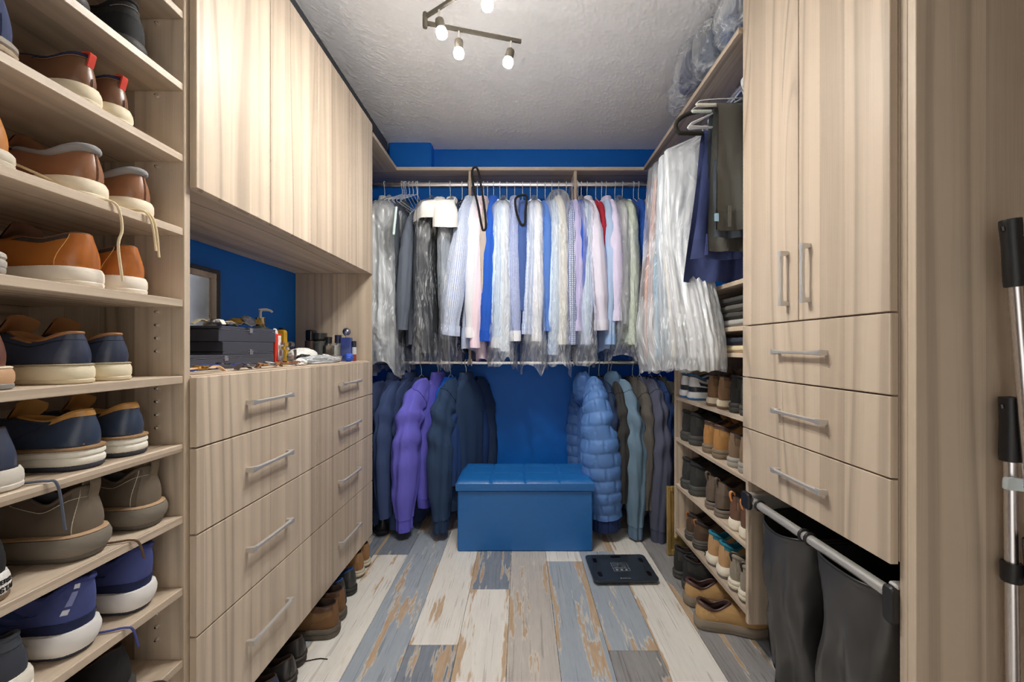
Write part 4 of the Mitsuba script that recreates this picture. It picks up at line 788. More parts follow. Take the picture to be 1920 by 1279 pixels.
def sleeve_rings(path, r0, r1, seed, n=36, m=56, flat=.60, wrinkle=.065, puff=0, elbow=.45, cr=1.0):
    if puff: n, m = 84, 190
    p = spline(path, m); t = np.gradient(p, axis=0); t /= np.linalg.norm(t, axis=1, keepdims=True)
    a = np.linspace(0, 2 * np.pi, n, endpoint=False); out = []
    for i in range(m):
        s = i / (m - 1); u = np.cross(t[i], [1, 0, 0]); u /= np.linalg.norm(u); x = np.cross(u, t[i])
        r = (r0 + (r1 - r0) * s ** .9) * (.50 + .32 * sstep(0, .18, s) + .22 * sstep(.15, .62, s)) * (1 - .16 * sstep(.84, .97, s)); f = flat * (.50 + .85 * min(1, 1.5 * s))
        wk = .04 if puff else wrinkle; wr = 1 + wk * 2 * nz(np.cos(a) * 1.3, np.full(n, s * 9), seed, 3) + wk * .9 * cr * math.exp(-((s - elbow) / .18) ** 2) * np.sin(s * 46 + 2 * np.cos(a + seed))
        wr = wr if puff else wr - .11 * cr * np.exp(-((np.sin(a * 1.5 + seed + 1.6 * s) / .22) ** 2)) * (.4 + s) - .07 * cr * np.exp(-((np.sin(a * 2.5 + 2.1 * seed - 2 * s) / .20) ** 2))
        q = p[i] + (r * wr)[:, None] * (np.cos(a)[:, None] * u + f * np.sin(a)[:, None] * x)
        if puff:
            row = s * 14.5; fr = row - math.floor(row); colp = (a / (2 * np.pi) * 7 + .5 * (int(row) % 2)); fc = np.abs(colp - np.round(colp))
            b = (max(0, math.sin(math.pi * fr)) ** .55) * (1 - .75 * np.exp(-(fc / .055) ** 2)) - .5 * np.exp(-(fc / .05) ** 2) * math.exp(-((fr - .5) / .5) ** 2) * (fr < .5)
            q = q + (puff * b)[:, None] * (np.cos(a)[:, None] * u + np.sin(a)[:, None] * x)
        out.append(q)
    return np.array(out).transpose(1, 0, 2)
def uv_of(P):
    """Lengths in metres round and down the rings, one uv per vertex."""
    d = np.linalg.norm(np.diff(P, axis=0, append=P[:1]), axis=2).mean(1); u = np.r_[0, np.cumsum(d)[:-1]]
    return np.stack(np.broadcast_arrays(u[:, None], P[0, :, 2][None]), -1).reshape(-1, 2)
def squash(v, y0=2.87, room=.105):
    """Cloth that meets the back wall is pressed flat against it."""
    y = v[:, 1]; return np.c_[v[:, 0], np.where(y > y0, y0 + room * np.tanh((y - y0) / room), y), v[:, 2]]
def put_rings(name, P, bsdf, parent, M, col=None, capends=(False, False), smooth=True, **k):
    m = caps(P, capends); m.apply_transform(M); m.vertices = squash(m.vertices); M = None; uv = uv_of(P); uv = np.vstack([uv, np.zeros((len(m.vertices) - len(uv), 2))])
    return obj(name, m, bsdf, parent, smooth=smooth, color=None if col is None else soft(col, .06), M=M, uv=uv, **k)
def MX(x, y, z, yaw=0, tilt=0): return trans(x, y, z) @ rot([0, 0, 1], yaw) @ rot([0, 1, 0], tilt)
def wire_hanger(label, M, hook=.062, w=.205, drop=.105, col=(226, 229, 232), r=.0021, group='wire hangers on the rods', bar=True, rodr=.0165):
    """M: origin at the rod's centre, y along the hanger."""
    t = [(-0.0, .012, -.002 - .004), (0, .0185, .004), (0, .0135, .0145), (0, 0, .0185), (0, -.0135, .0145), (0, -.0185, .002), (0, -.012, -.020), (0, -.002, -.038), (0, 0, -hook)]
    a = spline(t, 22); tri = spline([(0, 0, -hook), (0, .02, -hook - .008), (0, w * .55, -hook - drop * .55), (0, w, -hook - drop)], 10)
    b = [(0, w + .006, -hook - drop - .006), (0, w, -hook - drop - .012)] if bar else []
    c = [(0, -w, -hook - drop - .012), (0, -w - .006, -hook - drop - .006)] if bar else []
    tri2 = tri[::-1] * [1, -1, 1]
    path = np.vstack([a, tri[1:]] + ([b, c] if bar else []) + ([tri2] if bar else []))
    return obj('wire_hanger', tube(path, r, 5), 'plastic', smooth=True, color=col, M=M, label=label, cat='hanger', group=group)
GROUND = {}
def garment(kind, label, cat, x, zrod, c, cuff=None, L=.90, SL=.70, t=.040, w=.205, sway=0.0, fwd=.045, r0=.070, r1=.043, bsdf='cloth', yaw=0, seed=0, collar=None, fold=.009, slope=.12, group=None, hood=None, puff=0, hem_band=None,
            y=None, hang=True, hcol=(226, 229, 232), back=True, lower=.055, hook=.062, buttons=False, lean=0.0, hem=1.0, fl_=.60, hlabel=None, wk=.065, cr=1.0):
    """A top on a hanger seen from its sleeve side; x and y the rod point it hangs from."""
    k = thing(kind, label, cat, group); y = RY if y is None else y
    M = MX(x, y, zrod - hook - .006 - lower, yaw, lean)
    P = body_rings(L, w, t, seed, fold=fold, slope=slope, puff=puff * .8, hem=hem); put_rings('body', P, bsdf, k, M, c, (False, False))
    for s in ((-1, 1) if back else (-1,)):
        q = sway if s < 0 else sway * .3
        path = [(0, s * (w - .11), -slope * .42), (0, s * (w - .03), -slope * .80), (q * .10, s * (w + fwd * .6), -slope - .075), (q * .35, s * (w + fwd), -slope - .40 * SL), (q * .7, s * (w + fwd * .9), -slope - .72 * SL), (q, s * (w + fwd * .7), -slope - SL)]
        R = sleeve_rings(path, r0, r1, seed + s, puff=puff, wrinkle=wk, cr=cr, flat=fl_ if not puff else .8, **({} if s < 0 else dict(n=14, m=22)))
        sl = put_rings('sleeve', R, bsdf, k, M, c)
        if s < 0 and kind in ('sweater', 'sweatshirt', 'hoodie', 'jacket') and c is not None and not puff:
            cc = R[:, 14:15].mean(0, keepdims=True); q_ = (cc + (R[:, 14:15] - cc) * 1.01)[:, 0]; m_ = tube(q_ + [0, 0, .02 * 0], .0016, 6, True); m_.apply_transform(M); m_.vertices = squash(m_.vertices)
            obj('seam', m_, 'cloth', sl, smooth=True, color=np.array(c) * .6)
        if cuff is not None and s < 0:
            C = R[:, -1:]; cc = C.mean(0, keepdims=True); d = np.array([q * .04, -s * .0, -1.0]); d /= np.linalg.norm(d)
            hgt = .062 if cuff[1] == 'cuff' else .075; kk = 1.06 if cuff[1] == 'cuff' else .86
            rows = [cc + (C - cc) * kk * f_ + d * z_ for f_, z_ in ((.97, .010), (1.03, .004), (1.04, -.0), (1.04, hgt * .5), (1.03, hgt), (.96, hgt + .001), (.9, hgt - .012))]
            put_rings('cuff', np.concatenate(rows, 1), cuff[2] if len(cuff) > 2 else bsdf, sl, M, cuff[0], smooth=True)
            if buttons:
                for bz_ in (.015, .045):
                    pb = (C - cc)[int(len(C) * .0)] ; obj('button', ball((0, 0, 0), .0055, 1), 'plastic', sl, smooth=True, color=(226, 228, 230), M=M @ trans(*(cc[0, 0] + pb[0] * 1.12 + d * bz_)))
    if collar is not None:
        a = np.linspace(0, 2 * np.pi, 24, endpoint=False); rows = []
        for f_, z_ in ((.80, -.012), (.86, .020), (.92, .030), (1.08, .012), (1.16, -.018), (1.12, -.022)):
            rows.append(np.stack([np.cos(a) * .034 * f_, np.sin(a) * .062 * f_ - .006, np.full(24, z_) - .012 * np.sin(-a) * (f_ > 1)], -1))
        put_rings('collar', np.array(rows).transpose(1, 0, 2), collar[1] if len(collar) > 1 else bsdf, k, M, collar[0])
    if hem_band is not None:
        B = P[:, -3:].copy(); cc = B.mean(0, keepdims=True); top_ = cc + (B - cc) * .97; rows = [P[:, -1:] * [1, 1, 1], cc[:, -1:] + (B[:, -1:] - cc[:, -1:]) * [1.05, 1.01, 1] + [0, 0, -.006], cc[:, -1:] + (B[:, -1:] - cc[:, -1:]) * [1.0, .98, 1] + [0, 0, -.06], cc[:, -1:] + (B[:, -1:] - cc[:, -1:]) * [.9, .95, 1] + [0, 0, -.062]]
        put_rings('hem_band', np.concatenate(rows, 1), bsdf, k, M, hem_band)
    if hood is not None:
        m = trimesh.creation.icosphere(4, 1.0); v = m.vertices; n_ = meshkit.fbm(v * 2.1 + seed, 3) - .5; v = v * (1 + .30 * n_)[:, None] * [.062, .085, .115]; v[:, 2] -= .075; v[:, 1] -= .060 + .25 * (v[:, 2] + .075) * (v[:, 1] < 0)
        v[:, 0] += hood[1] if len(hood) > 1 else 0; m.vertices = v; obj('hood', m, bsdf, k, smooth=True, color=soft(hood[0], .06), M=M)
    if hang: wire_hanger(hlabel or 'wire hanger of the ' + ' '.join(label.split()[:12]), MX(x, y, zrod, yaw), hook=hook + lower * .55, w=w * .92, col=hcol)
    return k
def bag(label, x, zrod, L, w, t, seed, mat_='film', y=None, yaw=0, crinkle=.011, slope=.17, top=.02, hem=1.06, lower=.088, n=120, m=120, lean=0, peak=.0, group=None, shift=None, hemcut=.11, neck=.05, drop_front=0.0):
    """A thin plastic cover: open below, gathered at the hanger's neck."""
    y = (RY - .012) if y is None else y; w = w + .062 if y < RY + .1 and yaw == 0 else w; a = np.linspace(0, 2 * np.pi, n, endpoint=False); cx, cy = section(a, 2.6); rows = []
    for d in np.linspace(0, L - .035, m):
        k = sstep(0, slope, d); W = neck + (w - neck) * k ** .8; Tk = .018 + (t - .018) * sstep(0, .16, d)
        q = max(0, (d - slope) / (L - slope)); W *= 1 + (hem - 1) * q ** 2; Tk *= 1 + (hem - 1) * 1.3 * q ** 2
        z = np.full(n, -d)
        n1 = nz(cx * 1.4 + cy * 3.0, z * 2.0, seed, 3); r1 = np.abs(nz(cx * 3.5 + 1, cy * 9 + z * 1.8, seed + 7, 3)); r2 = np.abs(nz(cy * 22 + 4 * z, z * 14 + cx * 3, seed + 3, 2)); r3 = np.abs(nz(cy * 9 - 5 * z + cx * 5, z * 26, seed + 13, 2))
        amp = crinkle * (.35 + .65 * sstep(.02, .3, d)); dsp = amp * (2.2 * n1 - 3.0 * r1 - 1.5 * r2 * (.6 + q) - 1.0 * r3 * (.4 + 1.3 * q))
        X = cx * (Tk + dsp) ; Y = cy * (W + dsp * .9)
        if shift is not None: X = X + shift[0](d); Y = Y + shift[1](d)
        z = z + hemcut * q ** 4 * nz(cy * 2.5 + cx, np.zeros(n), seed + 21, 2) * 2 - drop_front * q * (cy < 0) * np.abs(cy)
        rows.append(np.stack([X, Y, z], -1))
    P = np.array(rows).transpose(1, 0, 2)
    key = numbered('garment_bag'); M = MX(x, y, zrod - lower, yaw, lean)
    mm = caps(P, (True, False)); mm.apply_transform(M); mm.vertices = squash(mm.vertices, 2.875); uv = uv_of(P); uv = np.vstack([uv, [[0, 0]] * (len(mm.vertices) - len(uv))])
    v, f, nn = meshkit.arrays(mm, True); path = meshkit.write_ply((v, f), False, uv, None, normals=nn)
    scene[key] = {'type': 'ply', 'filename': path, 'face_normals': False, 'bsdf': {'type': 'ref', 'id': mat_}}
    tag(key, label, 'garment bag', group); return key
def gx(px, Z=2.49): return wx(px, Z)
UP, LO = RZ, RZ2
WH = (222, 224, 232)
# ---- upper row, from the left
garment('suit_jacket', 'dark grey jacket behind the hazy bag at the far left', 'jacket', gx(750, 2.62), UP, (74, 80, 90), L=.92, SL=.60, t=.030, r0=.05, r1=.035, fwd=.01, seed=3, w=.19, sway=.01)
garment('shirt', 'pale grey shirt inside the hazy bag at the far left of the upper row', 'shirt', gx(706, 2.56), UP, (190, 192, 192), L=.90, t=.06, seed=4, collar=((205, 206, 206),), w=.19)
bag('large hazy garment bag next to the wall cabinet at the upper left', gx(715, 2.52), UP, 1.14, .235, .125, 4.2, 'film_hazy', crinkle=.018, hem=1.06)
garment('suit_jacket', 'slate grey jacket between the hazy bag and the shiny clear bag', 'jacket', gx(767, 2.50), UP, (98, 106, 120), L=.84, SL=.62, lower=.15, t=.045, seed=8, sway=-.035, collar=((104, 112, 126),), lean=0)
garment('suit_jacket', 'charcoal jacket inside the shiny clear bag', 'jacket', gx(790, 2.48), UP, (66, 70, 78), L=.94, SL=.66, t=.045, seed=11, sway=-.01, lower=.10)
garment('suit_jacket', 'light slate jacket under the white shoulder cover', 'jacket', gx(832, 2.48), UP, (138, 148, 160), cuff=((120, 130, 146), 'cuff'), L=.90, SL=.70, t=.045, seed=15, sway=.012, buttons=False)
bag('very shiny clear garment bag over the charcoal jacket', gx(795, 2.46), UP, 1.10, .262, .080, 9.4, 'film_clear', crinkle=.020)
bag('clear garment bag over the light slate jacket', gx(838, 2.46), UP, 1.10, .258, .066, 17.7, 'film_clear', crinkle=.017)
# white shoulder covers of paper
def cape(label, x, L, w, t, seed):
    P = body_rings(L, w + .072, t, seed, n=64, nz_=40, e=4.5, fold=.016, slope=.16, neck=.06, hem=1.0, hemcut=.0)
    for i in range(P.shape[0]): P[i, -8:, 2] += (.05 * nz(P[i, -8:, 1] * 9, P[i, -8:, 0] * 9, seed, 2))
    k = put_rings('shoulder_cover', P, 'paper', None, MX(x, RY - .012, UP - .105), None); tag(k, label, 'garment cover')
mat('paper', {'type': 'principled', 'base_color': rgb(232, 232, 230), 'roughness': 0.55, 'specular': 0.3})
cape('white shoulder cover over the shiny clear bag', gx(812, 2.47), .215, .290, .112, 2.2)
cape('white shoulder cover with the longer hem over the light slate jacket', gx(836, 2.47), .275, .297, .080, 6.6)
garment('shirt', 'navy polka dot shirt low between the slate jacket and the striped shirt', 'shirt', gx(862, 2.60), UP, None, L=.96, t=.025, seed=19, bsdf='cloth_dots', w=.17)
garment('shirt', 'white shirt with blue pencil stripes and wide sleeve', 'shirt', gx(872, 2.49), UP, None, cuff=(None, 'cuff', 'cloth_stripe'), L=.96, SL=.685, t=.040, seed=23, bsdf='cloth_stripe', sway=-.085, collar=(None,), r0=.074, r1=.075, fwd=.06)
garment('shirt', 'white shirt next to the pencil striped shirt', 'shirt', gx(888, 2.49), UP, WH, cuff=((236, 236, 242), 'cuff'), L=.94, SL=.70, t=.034, seed=27, sway=-.014, collar=(WH,), fwd=.05)
garment('shirt', 'pale pink shirt beside the royal blue shirt', 'shirt', gx(901, 2.50), UP, (236, 214, 226), cuff=((236, 214, 228), 'cuff'), L=1.02, SL=.76, t=.034, seed=31, sway=-.030, collar=((236, 214, 226),))
garment('shirt', 'beige shirt just visible beside the royal blue shirt', 'shirt', gx(911, 2.58), UP, (178, 168, 160), L=.85, SL=.6, t=.022, seed=33)
garment('shirt', 'royal blue shirt in the middle of the upper row', 'shirt', gx(921, 2.49), UP, (42, 92, 196), cuff=((36, 84, 188), 'cuff'), L=.94, SL=.72, t=.034, seed=37, sway=-.030, collar=((50, 100, 204),), r1=.05)
# velvet hangers
def velvet_hanger(label, M, w=.20, col=(26, 26, 28), drop=.10, thick=.0075, flatw=.010):
    k = thing('velvet_hanger', label, 'hanger', None)
    pts = spline([(0, .014, -.004), (0, .0205, .004), (0, .014, .017), (0, 0, .0215), (0, -.0145, .016), (0, -.0205, .001), (0, -.010, -.024), (0, 0, -.045), (0, 0, -.06)], 24)
    obj('hook', tube(pts, .0022, 8), 'metal', k, smooth=True, color=(180, 180, 184), M=M)
    loop = spline([(0, 0, -.055), (0, .05, -.068), (0, w * .8, -.055 - drop * .8), (0, w, -.068 - drop), (0, w * .92, -.084 - drop), (0, 0, -.086 - drop), (0, -w * .92, -.084 - drop), (0, -w, -.068 - drop), (0, -w * .8, -.055 - drop * .8), (0, -.05, -.068), (0, 0, -.055)], 70)[:-1]
    obj('frame', tube(loop, thick, 8, True), 'suede', k, smooth=True, color=col, M=M); return k
def flock_loop(label, pts, Z, r=.0065):
    k = thing('velvet_hanger', label, 'hanger'); p = np.array([at(x, y, z) for x, y, z in pts]); q = np.vstack([p[-2:], p, p[:2]]); n = len(q)
    full = spline(q, 240); i0, i1 = int(2 / (n - 1) * 239), int((n - 2) / (n - 1) * 239)
    obj('frame', tube(full[i0:i1 + 1], r, 10, True), 'suede', k, smooth=True, color=(30, 30, 32)); return k
flock_loop('black velvet hanger standing out beside the royal blue shirt', [(885, 330, 2.42), (887, 316, 2.41), (894, 315, 2.41), (899, 330, 2.42), (904, 362, 2.42), (909, 395, 2.42), (911, 425, 2.42), (906, 432, 2.42), (902, 418, 2.42), (896, 385, 2.42), (889, 355, 2.42)], 2.42)
flock_loop('black velvet hanger beside the indigo pinstriped shirt', [(966, 376, 2.42), (972, 368, 2.42), (984, 366, 2.44), (988, 372, 2.44), (985, 396, 2.42), (984, 418, 2.41), (977, 420, 2.41), (969, 400, 2.41)], 2.42)
garment('shirt', 'light blue striped shirt inside the bag next to the royal blue shirt', 'shirt', gx(934, 2.49), UP, None, cuff=((226, 232, 240), 'cuff', 'cloth'), L=.98, SL=.76, t=.036, seed=41, bsdf='cloth_bluestripe', sway=-.012)
garment('shirt', 'white shirt inside the bag next to the royal blue shirt', 'shirt', gx(948, 2.49), UP, (222, 230, 240), cuff=((214, 226, 240), 'cuff'), L=.98, SL=.78, t=.032, seed=43, sway=-.004)
bag('clear garment bag over the light blue shirts next to the royal blue shirt', gx(941, 2.46), UP, 1.12, .255, .092, 23.1, 'film', crinkle=.017, hem=1.12)
garment('shirt', 'indigo pinstriped shirt with a white cuff', 'shirt', gx(964, 2.49), UP, None, cuff=((232, 234, 240), 'cuff', 'cloth'), L=.90, SL=.72, t=.034, seed=47, bsdf='cloth_pinstripe', sway=.008, collar=(None,))
garment('shirt', 'denim blue shirt beside the indigo pinstriped shirt', 'shirt', gx(980, 2.50), UP, (70, 96, 158), L=.88, SL=.60, t=.030, seed=49, sway=.0)
garment('shirt', 'blue check shirt inside the bag in the middle of the upper row', 'shirt', gx(996, 2.49), UP, None, cuff=(None, 'cuff', 'cloth_check'), L=.92, SL=.68, t=.034, seed=53, bsdf='cloth_check', sway=-.025)
garment('shirt', 'white shirt inside the bag beside the blue check shirt', 'shirt', gx(1010, 2.49), UP, (236, 238, 244), cuff=((238, 240, 244), 'cuff'), L=.94, SL=.72, t=.032, seed=57, sway=-.012)
bag('tall clear garment bag over the blue check shirt', gx(1003, 2.46), UP, 1.12, .255, .082, 31.6, 'film', crinkle=.018, hem=1.12)
garment('shirt', 'cornflower blue shirt between two clear bags', 'shirt', gx(1026, 2.50), UP, (84, 124, 200), cuff=((96, 134, 206), 'cuff'), L=.90, SL=.66, t=.030, seed=59, sway=.006)
garment('shirt', 'pale cream shirt inside the peaked bag', 'shirt', gx(1054, 2.48), UP, (232, 230, 222), cuff=((236, 234, 226), 'cuff'), L=.94, SL=.74, t=.036, seed=61, sway=.004, collar=((236, 234, 226),))
garment('shirt', 'pale blue shirt inside the peaked bag', 'shirt', gx(1040, 2.48), UP, (196, 214, 236), cuff=((186, 206, 234), 'cuff'), L=1.0, SL=.80, t=.034, seed=63, sway=-.01)
bag('white-looking peaked garment bag, tallest of the upper row', gx(1047, 2.45), UP + .045, 1.16, .262, .088, 37.9, 'film', crinkle=.017, hem=1.10, neck=.012, slope=.13)
garment('shirt', 'navy and white gingham shirt beside the peaked bag', 'shirt', gx(1069, 2.50), UP, None, cuff=(None, 'cuff', 'cloth_gingham'), L=.93, SL=.74, t=.028, seed=67, bsdf='cloth_gingham', sway=.006)
garment('shirt', 'lavender shirt beside the gingham shirt', 'shirt', gx(1080, 2.52), UP, (190, 184, 226), cuff=((196, 190, 228), 'cuff'), L=.88, SL=.66, t=.024, seed=69, sway=.004)
garment('shirt', 'bright blue shirt partly hidden at the second shelf upright', 'shirt', gx(1090, 2.56), UP, (48, 86, 190), L=.86, SL=.55, t=.022, seed=71)
garment('shirt', 'pale striped shirt with a ringed cuff inside a clear bag', 'shirt', gx(1100, 2.49), UP, None, cuff=(None, 'cuff', 'cloth_stripe'), L=.94, SL=.74, t=.034, seed=73, bsdf='cloth_bluestripe', sway=-.006)
bag('clear garment bag between the gingham and the lilac shirts', gx(1099, 2.46), UP, 1.12, .255, .066, 43.3, 'film', crinkle=.018, hem=1.25)
garment('shirt', 'lilac shirt with the wider sleeve, left of the red one', 'shirt', gx(1113, 2.47), UP, (226, 222, 240), cuff=((230, 228, 242), 'cuff'), L=.92, SL=.655, t=.036, seed=79, sway=.045, collar=((224, 222, 240),), r0=.066, r1=.056, fwd=.07)
garment('shirt', 'red shirt peeking out between the lilac shirts', 'shirt', gx(1129, 2.50), UP, (178, 46, 62), L=.80, SL=.30, t=.018, seed=83, w=.215, r0=.045, r1=.030, fwd=.03)
garment('shirt', 'pale blue shirt between the lilac shirts', 'shirt', gx(1137, 2.56), UP, (176, 200, 234), cuff=((150, 184, 230), 'cuff'), L=.96, SL=.74, t=.026, seed=87, sway=.004)
garment('shirt', 'lilac shirt with the narrower sleeve, right of the red one', 'shirt', gx(1152, 2.47), UP, (222, 214, 242), cuff=((224, 218, 244), 'cuff'), L=.92, SL=.60, t=.034, seed=89, sway=.012, collar=((222, 214, 242),), r0=.07, r1=.05, fwd=.06)
garment('shirt', 'grey shirt inside the bag at the right end of the upper row', 'shirt', gx(1168, 2.50), UP, (160, 164, 168), L=.90, SL=.68, t=.030, seed=91, sway=.0)
garment('shirt', 'pale green shirt inside the bag at the right end of the upper row', 'shirt', gx(1184, 2.49), UP, (212, 226, 204), cuff=((208, 222, 200), 'cuff'), L=.92, SL=.74, t=.034, seed=93, sway=.008)
bag('clear garment bag over the green and grey shirts', gx(1177, 2.45), UP, 1.08, .258, .092, 47.7, 'film', crinkle=.018, hem=1.12)
garment('shirt', 'strong blue shirt at the right end of the upper row', 'shirt', gx(1204, 2.52), UP, (40, 84, 170), L=.5, SL=.34, t=.04, seed=97)
garment('shirt', 'dusky mauve shirt at the right end of the upper row', 'shirt', gx(1214, 2.52), UP, (128, 112, 126), L=.94, SL=.7, t=.035, seed=99)
# spare hangers at the left with a paper tube
for k in range(5):
    x = gx(750 + 7 * k, 2.66); wire_hanger(f'spare wire hanger {["nearest the hazy bag", "second from the hazy bag", "in the middle of the bunch by the hazy bag", "second from the slate jacket", "nearest the slate jacket"][k]}', MX(x, RY, UP, -12), hook=.066, w=.215)
ph = at(743, 388, 2.37); obj('paper_tube', tube([ph, at(738, 440, 2.36)], .0075, 10), 'plastic', smooth=40, color=(206, 226, 226), label='white cardboard hanger tube dangling among the spare wire hangers', cat='tube')
# ---------------------------------------------------------------- lower row
def low(label, cat, px, c, Z=2.46, **k):
    d = dict(L=.84, SL=.66, t=.045, w=.215, r0=.085, r1=.055, fwd=.05, hook=.075, lower=.01, wk=.10, cr=1.7); d.update(k)
    return garment(d.pop('kind', cat), label, cat, wx(px, Z), LO, c, **d)
low('navy shirt nearest the drawers on the lower rod', 'shirt', 716, (56, 68, 104), cuff=((58, 70, 106), 'cuff'), seed=103, yaw=-20, SL=.60, sway=-.02, buttons=True, collar=((48, 60, 94),), t=.05, L=.90)
low('slate blue shirt with the longest hem on the lower rod', 'shirt', 748, (60, 76, 116), seed=107, yaw=-21, L=.93, SL=.70, sway=.0, collar=((50, 62, 98),), t=.05)
low('dark navy shirt between the slate shirt and the purple sweater', 'shirt', 776, (46, 60, 96), Z=2.52, seed=109, yaw=-22, L=.84, SL=.5, w=.17, fwd=.0, r0=.05, r1=.04, t=.035)
low('purple sweater on the lower rod', 'sweater', 806, (104, 100, 205), cuff=((96, 92, 196), 'rib'), seed=113, yaw=-23, SL=.70, sway=-.055, r0=.120, r1=.075, t=.050, collar=((100, 96, 200),), fl_=.60, hem_band=(92, 88, 190), L=.74, fwd=.075, w=.22)
low('bright blue shirt peeking out beside the purple sweater', 'shirt', 838, (28, 98, 205), Z=2.58, seed=117, yaw=-23, L=.74, SL=.40, t=.030, w=.15, fwd=.0, r0=.045, r1=.03)
low('charcoal navy sweater nearest the ottoman on the lower rod', 'sweater', 864, (46, 66, 96), cuff=((42, 60, 90), 'rib'), seed=121, yaw=-24, SL=.70, sway=-.01, r0=.115, r1=.07, t=.055, collar=((44, 62, 92),), fl_=.60, hem_band=(42, 60, 90), L=.76, fwd=.07, w=.22)
low('dark blue sweater behind the charcoal navy sweater', 'sweater', 872, (40, 64, 112), Z=2.66, seed=123, yaw=-24, SL=.52, L=.76, t=.040, sway=.03, w=.18, fwd=.02, r0=.07)
# right part of the lower row
mat('puffer_cloth', {'type': 'principled', 'base_color': VC, 'roughness': 0.5, 'sheen': 0.5, 'specular': 0.35})
low('quilted blue puffer jacket with hood beside the ottoman', 'jacket', 1120, (84, 126, 190), Z=2.42, bsdf='puffer_cloth', seed=131, yaw=2, SL=.69, sway=.055, r0=.128, r1=.092, puff=.0095, t=.060, hood=((66, 106, 170), -.055), L=.78, cuff=((36, 52, 92), 'rib', 'cloth'), fwd=.06, w=.19)
low('black jacket with a bright zip beside the puffer', 'jacket', 1134, (42, 56, 86), Z=2.52, seed=137, yaw=6, SL=.62, t=.04)
low('dark olive jacket between the black jacket and the heather sweatshirt', 'jacket', 1150, (58, 58, 58), Z=2.56, seed=139, yaw=5, SL=.60, t=.04)
low('heather blue-grey hooded sweatshirt on the lower rod', 'hoodie', 1164, (104, 130, 152), Z=2.44, seed=141, yaw=14, SL=.74, sway=.035, r0=.11, r1=.065, t=.06, cuff=((92, 116, 140), 'rib'), hood=((84, 112, 140), -.02), hem_band=(92, 116, 140), L=.62, fwd=.06)
low('brown-grey jacket behind the heather sweatshirt', 'jacket', 1200, (92, 88, 84), Z=2.54, seed=147, yaw=4, SL=.64, t=.05)
low('dark slate sweatshirt with ribbed cuff, longest sleeve at the right', 'sweatshirt', 1225, (82, 86, 106), Z=2.43, seed=151, yaw=8, SL=.755, sway=.005, r0=.115, r1=.070, t=.05, cuff=((74, 78, 98), 'rib'), L=.80, fwd=.06)
low('deep navy jacket next to the boot shelf', 'jacket', 1247, (40, 60, 104), Z=2.44, seed=157, yaw=5, SL=.74, t=.04, L=.86)
low('dark camouflage jacket hanging nearest the boot shelf', 'jacket', 1262, (58, 58, 54), Z=2.48, seed=161, yaw=4, SL=.66, t=.05, L=.84)
# shoe on the floor under the left clothes
shoe('shoe', 'black sneaker with a white stripe on the floor under the navy shirts', None, place(-.83, 2.52, .0004, 120), False, c_upper=(30, 32, 38), last=dict(KL, sole=.026), soles=flat((40, 42, 48), .024, .003), parts=[('side_stripe', -20, -8, .1, .22, (214, 220, 226), .0018, 'rubber'), ('side_stripe', 8, 20, .1, .22, (214, 220, 226), .0018, 'rubber')])

# ---------------------------------------------------------------- right: long bags, trousers, wrapped clothes on the shelf
def side_rings(y, z0, z1, xl, xr, t, seed, n=120, m=120, crinkle=.012, bag_=True, dy=0.0):
    a = np.linspace(0, 2 * np.pi, n, endpoint=False); ex, ey = section(a, 2.8); rows = []
    for q in np.linspace(0, 1, m):
        z = z0 + (z1 - z0) * q; l, r = xl(q), xr(q); c, h = (l + r) / 2, (r - l) / 2; T_ = t * (.35 + .65 * sstep(0, .15, q)) * (1 + .25 * q)
        zz = np.full(n, z); n1 = nz(ex * 3 + ey, zz * 2.2, seed, 3)
        if bag_:
            r1 = np.abs(nz(ex * 9 + zz * 2.0, ey * 3 + 1, seed + 7, 3)); r2 = np.abs(nz(ex * 20 + 5 * zz, zz * 12 + ey * 3, seed + 3, 2)); r3 = np.abs(nz(ex * 8 - 6 * zz, zz * 24, seed + 13, 2))
            d = crinkle * (.5 + .5 * sstep(0, .3, q)) * (2.2 * n1 - 3 * r1 - 1.6 * r2 - 1.1 * r3 * (.4 + q))
        else: d = crinkle * (2.0 * n1 + .8 * np.sin(ex * 13 + 4 * nz(zz * 1.5, ex * .7, seed + 5, 2) * 3))
        x = c + ex * (h + d * .6); 
        rows.append(np.stack([np.minimum(x, np.where(zz < 1.42, .824, 9.0)), y + dy * sstep(.30, 1.0, q) + ey * (T_ + d), zz + (.035 * q ** 6 * nz(ex * 3, ey, seed + 31, 2) * 2 if bag_ else 0)], -1))
    return np.array(rows).transpose(1, 0, 2)
def interp(*kv): k, v = zip(*kv); return lambda q: float(np.interp(q, k, v))
SIDE = [  # y, bag's left edge at top, lower left, garment colours, label
    (2.09, .640, .583, [(206, 150, 128), (150, 146, 160)], 'farthest long clear bag at the right, over a peach and a grey shirt', 'film'),
    (2.03, .645, .600, [(150, 184, 206), (204, 210, 216)], 'long clear bag over the light blue shirt, second from the trousers', 'film'),
    (1.96, .650, .612, [(216, 212, 206)], 'long hazy bag over the cream shirt behind the navy trousers', 'film_hazy'),
    (1.90, .655, .628, [(212, 214, 218)], 'nearest long hazy bag at the right, hanging below the trousers', 'film_hazy')]
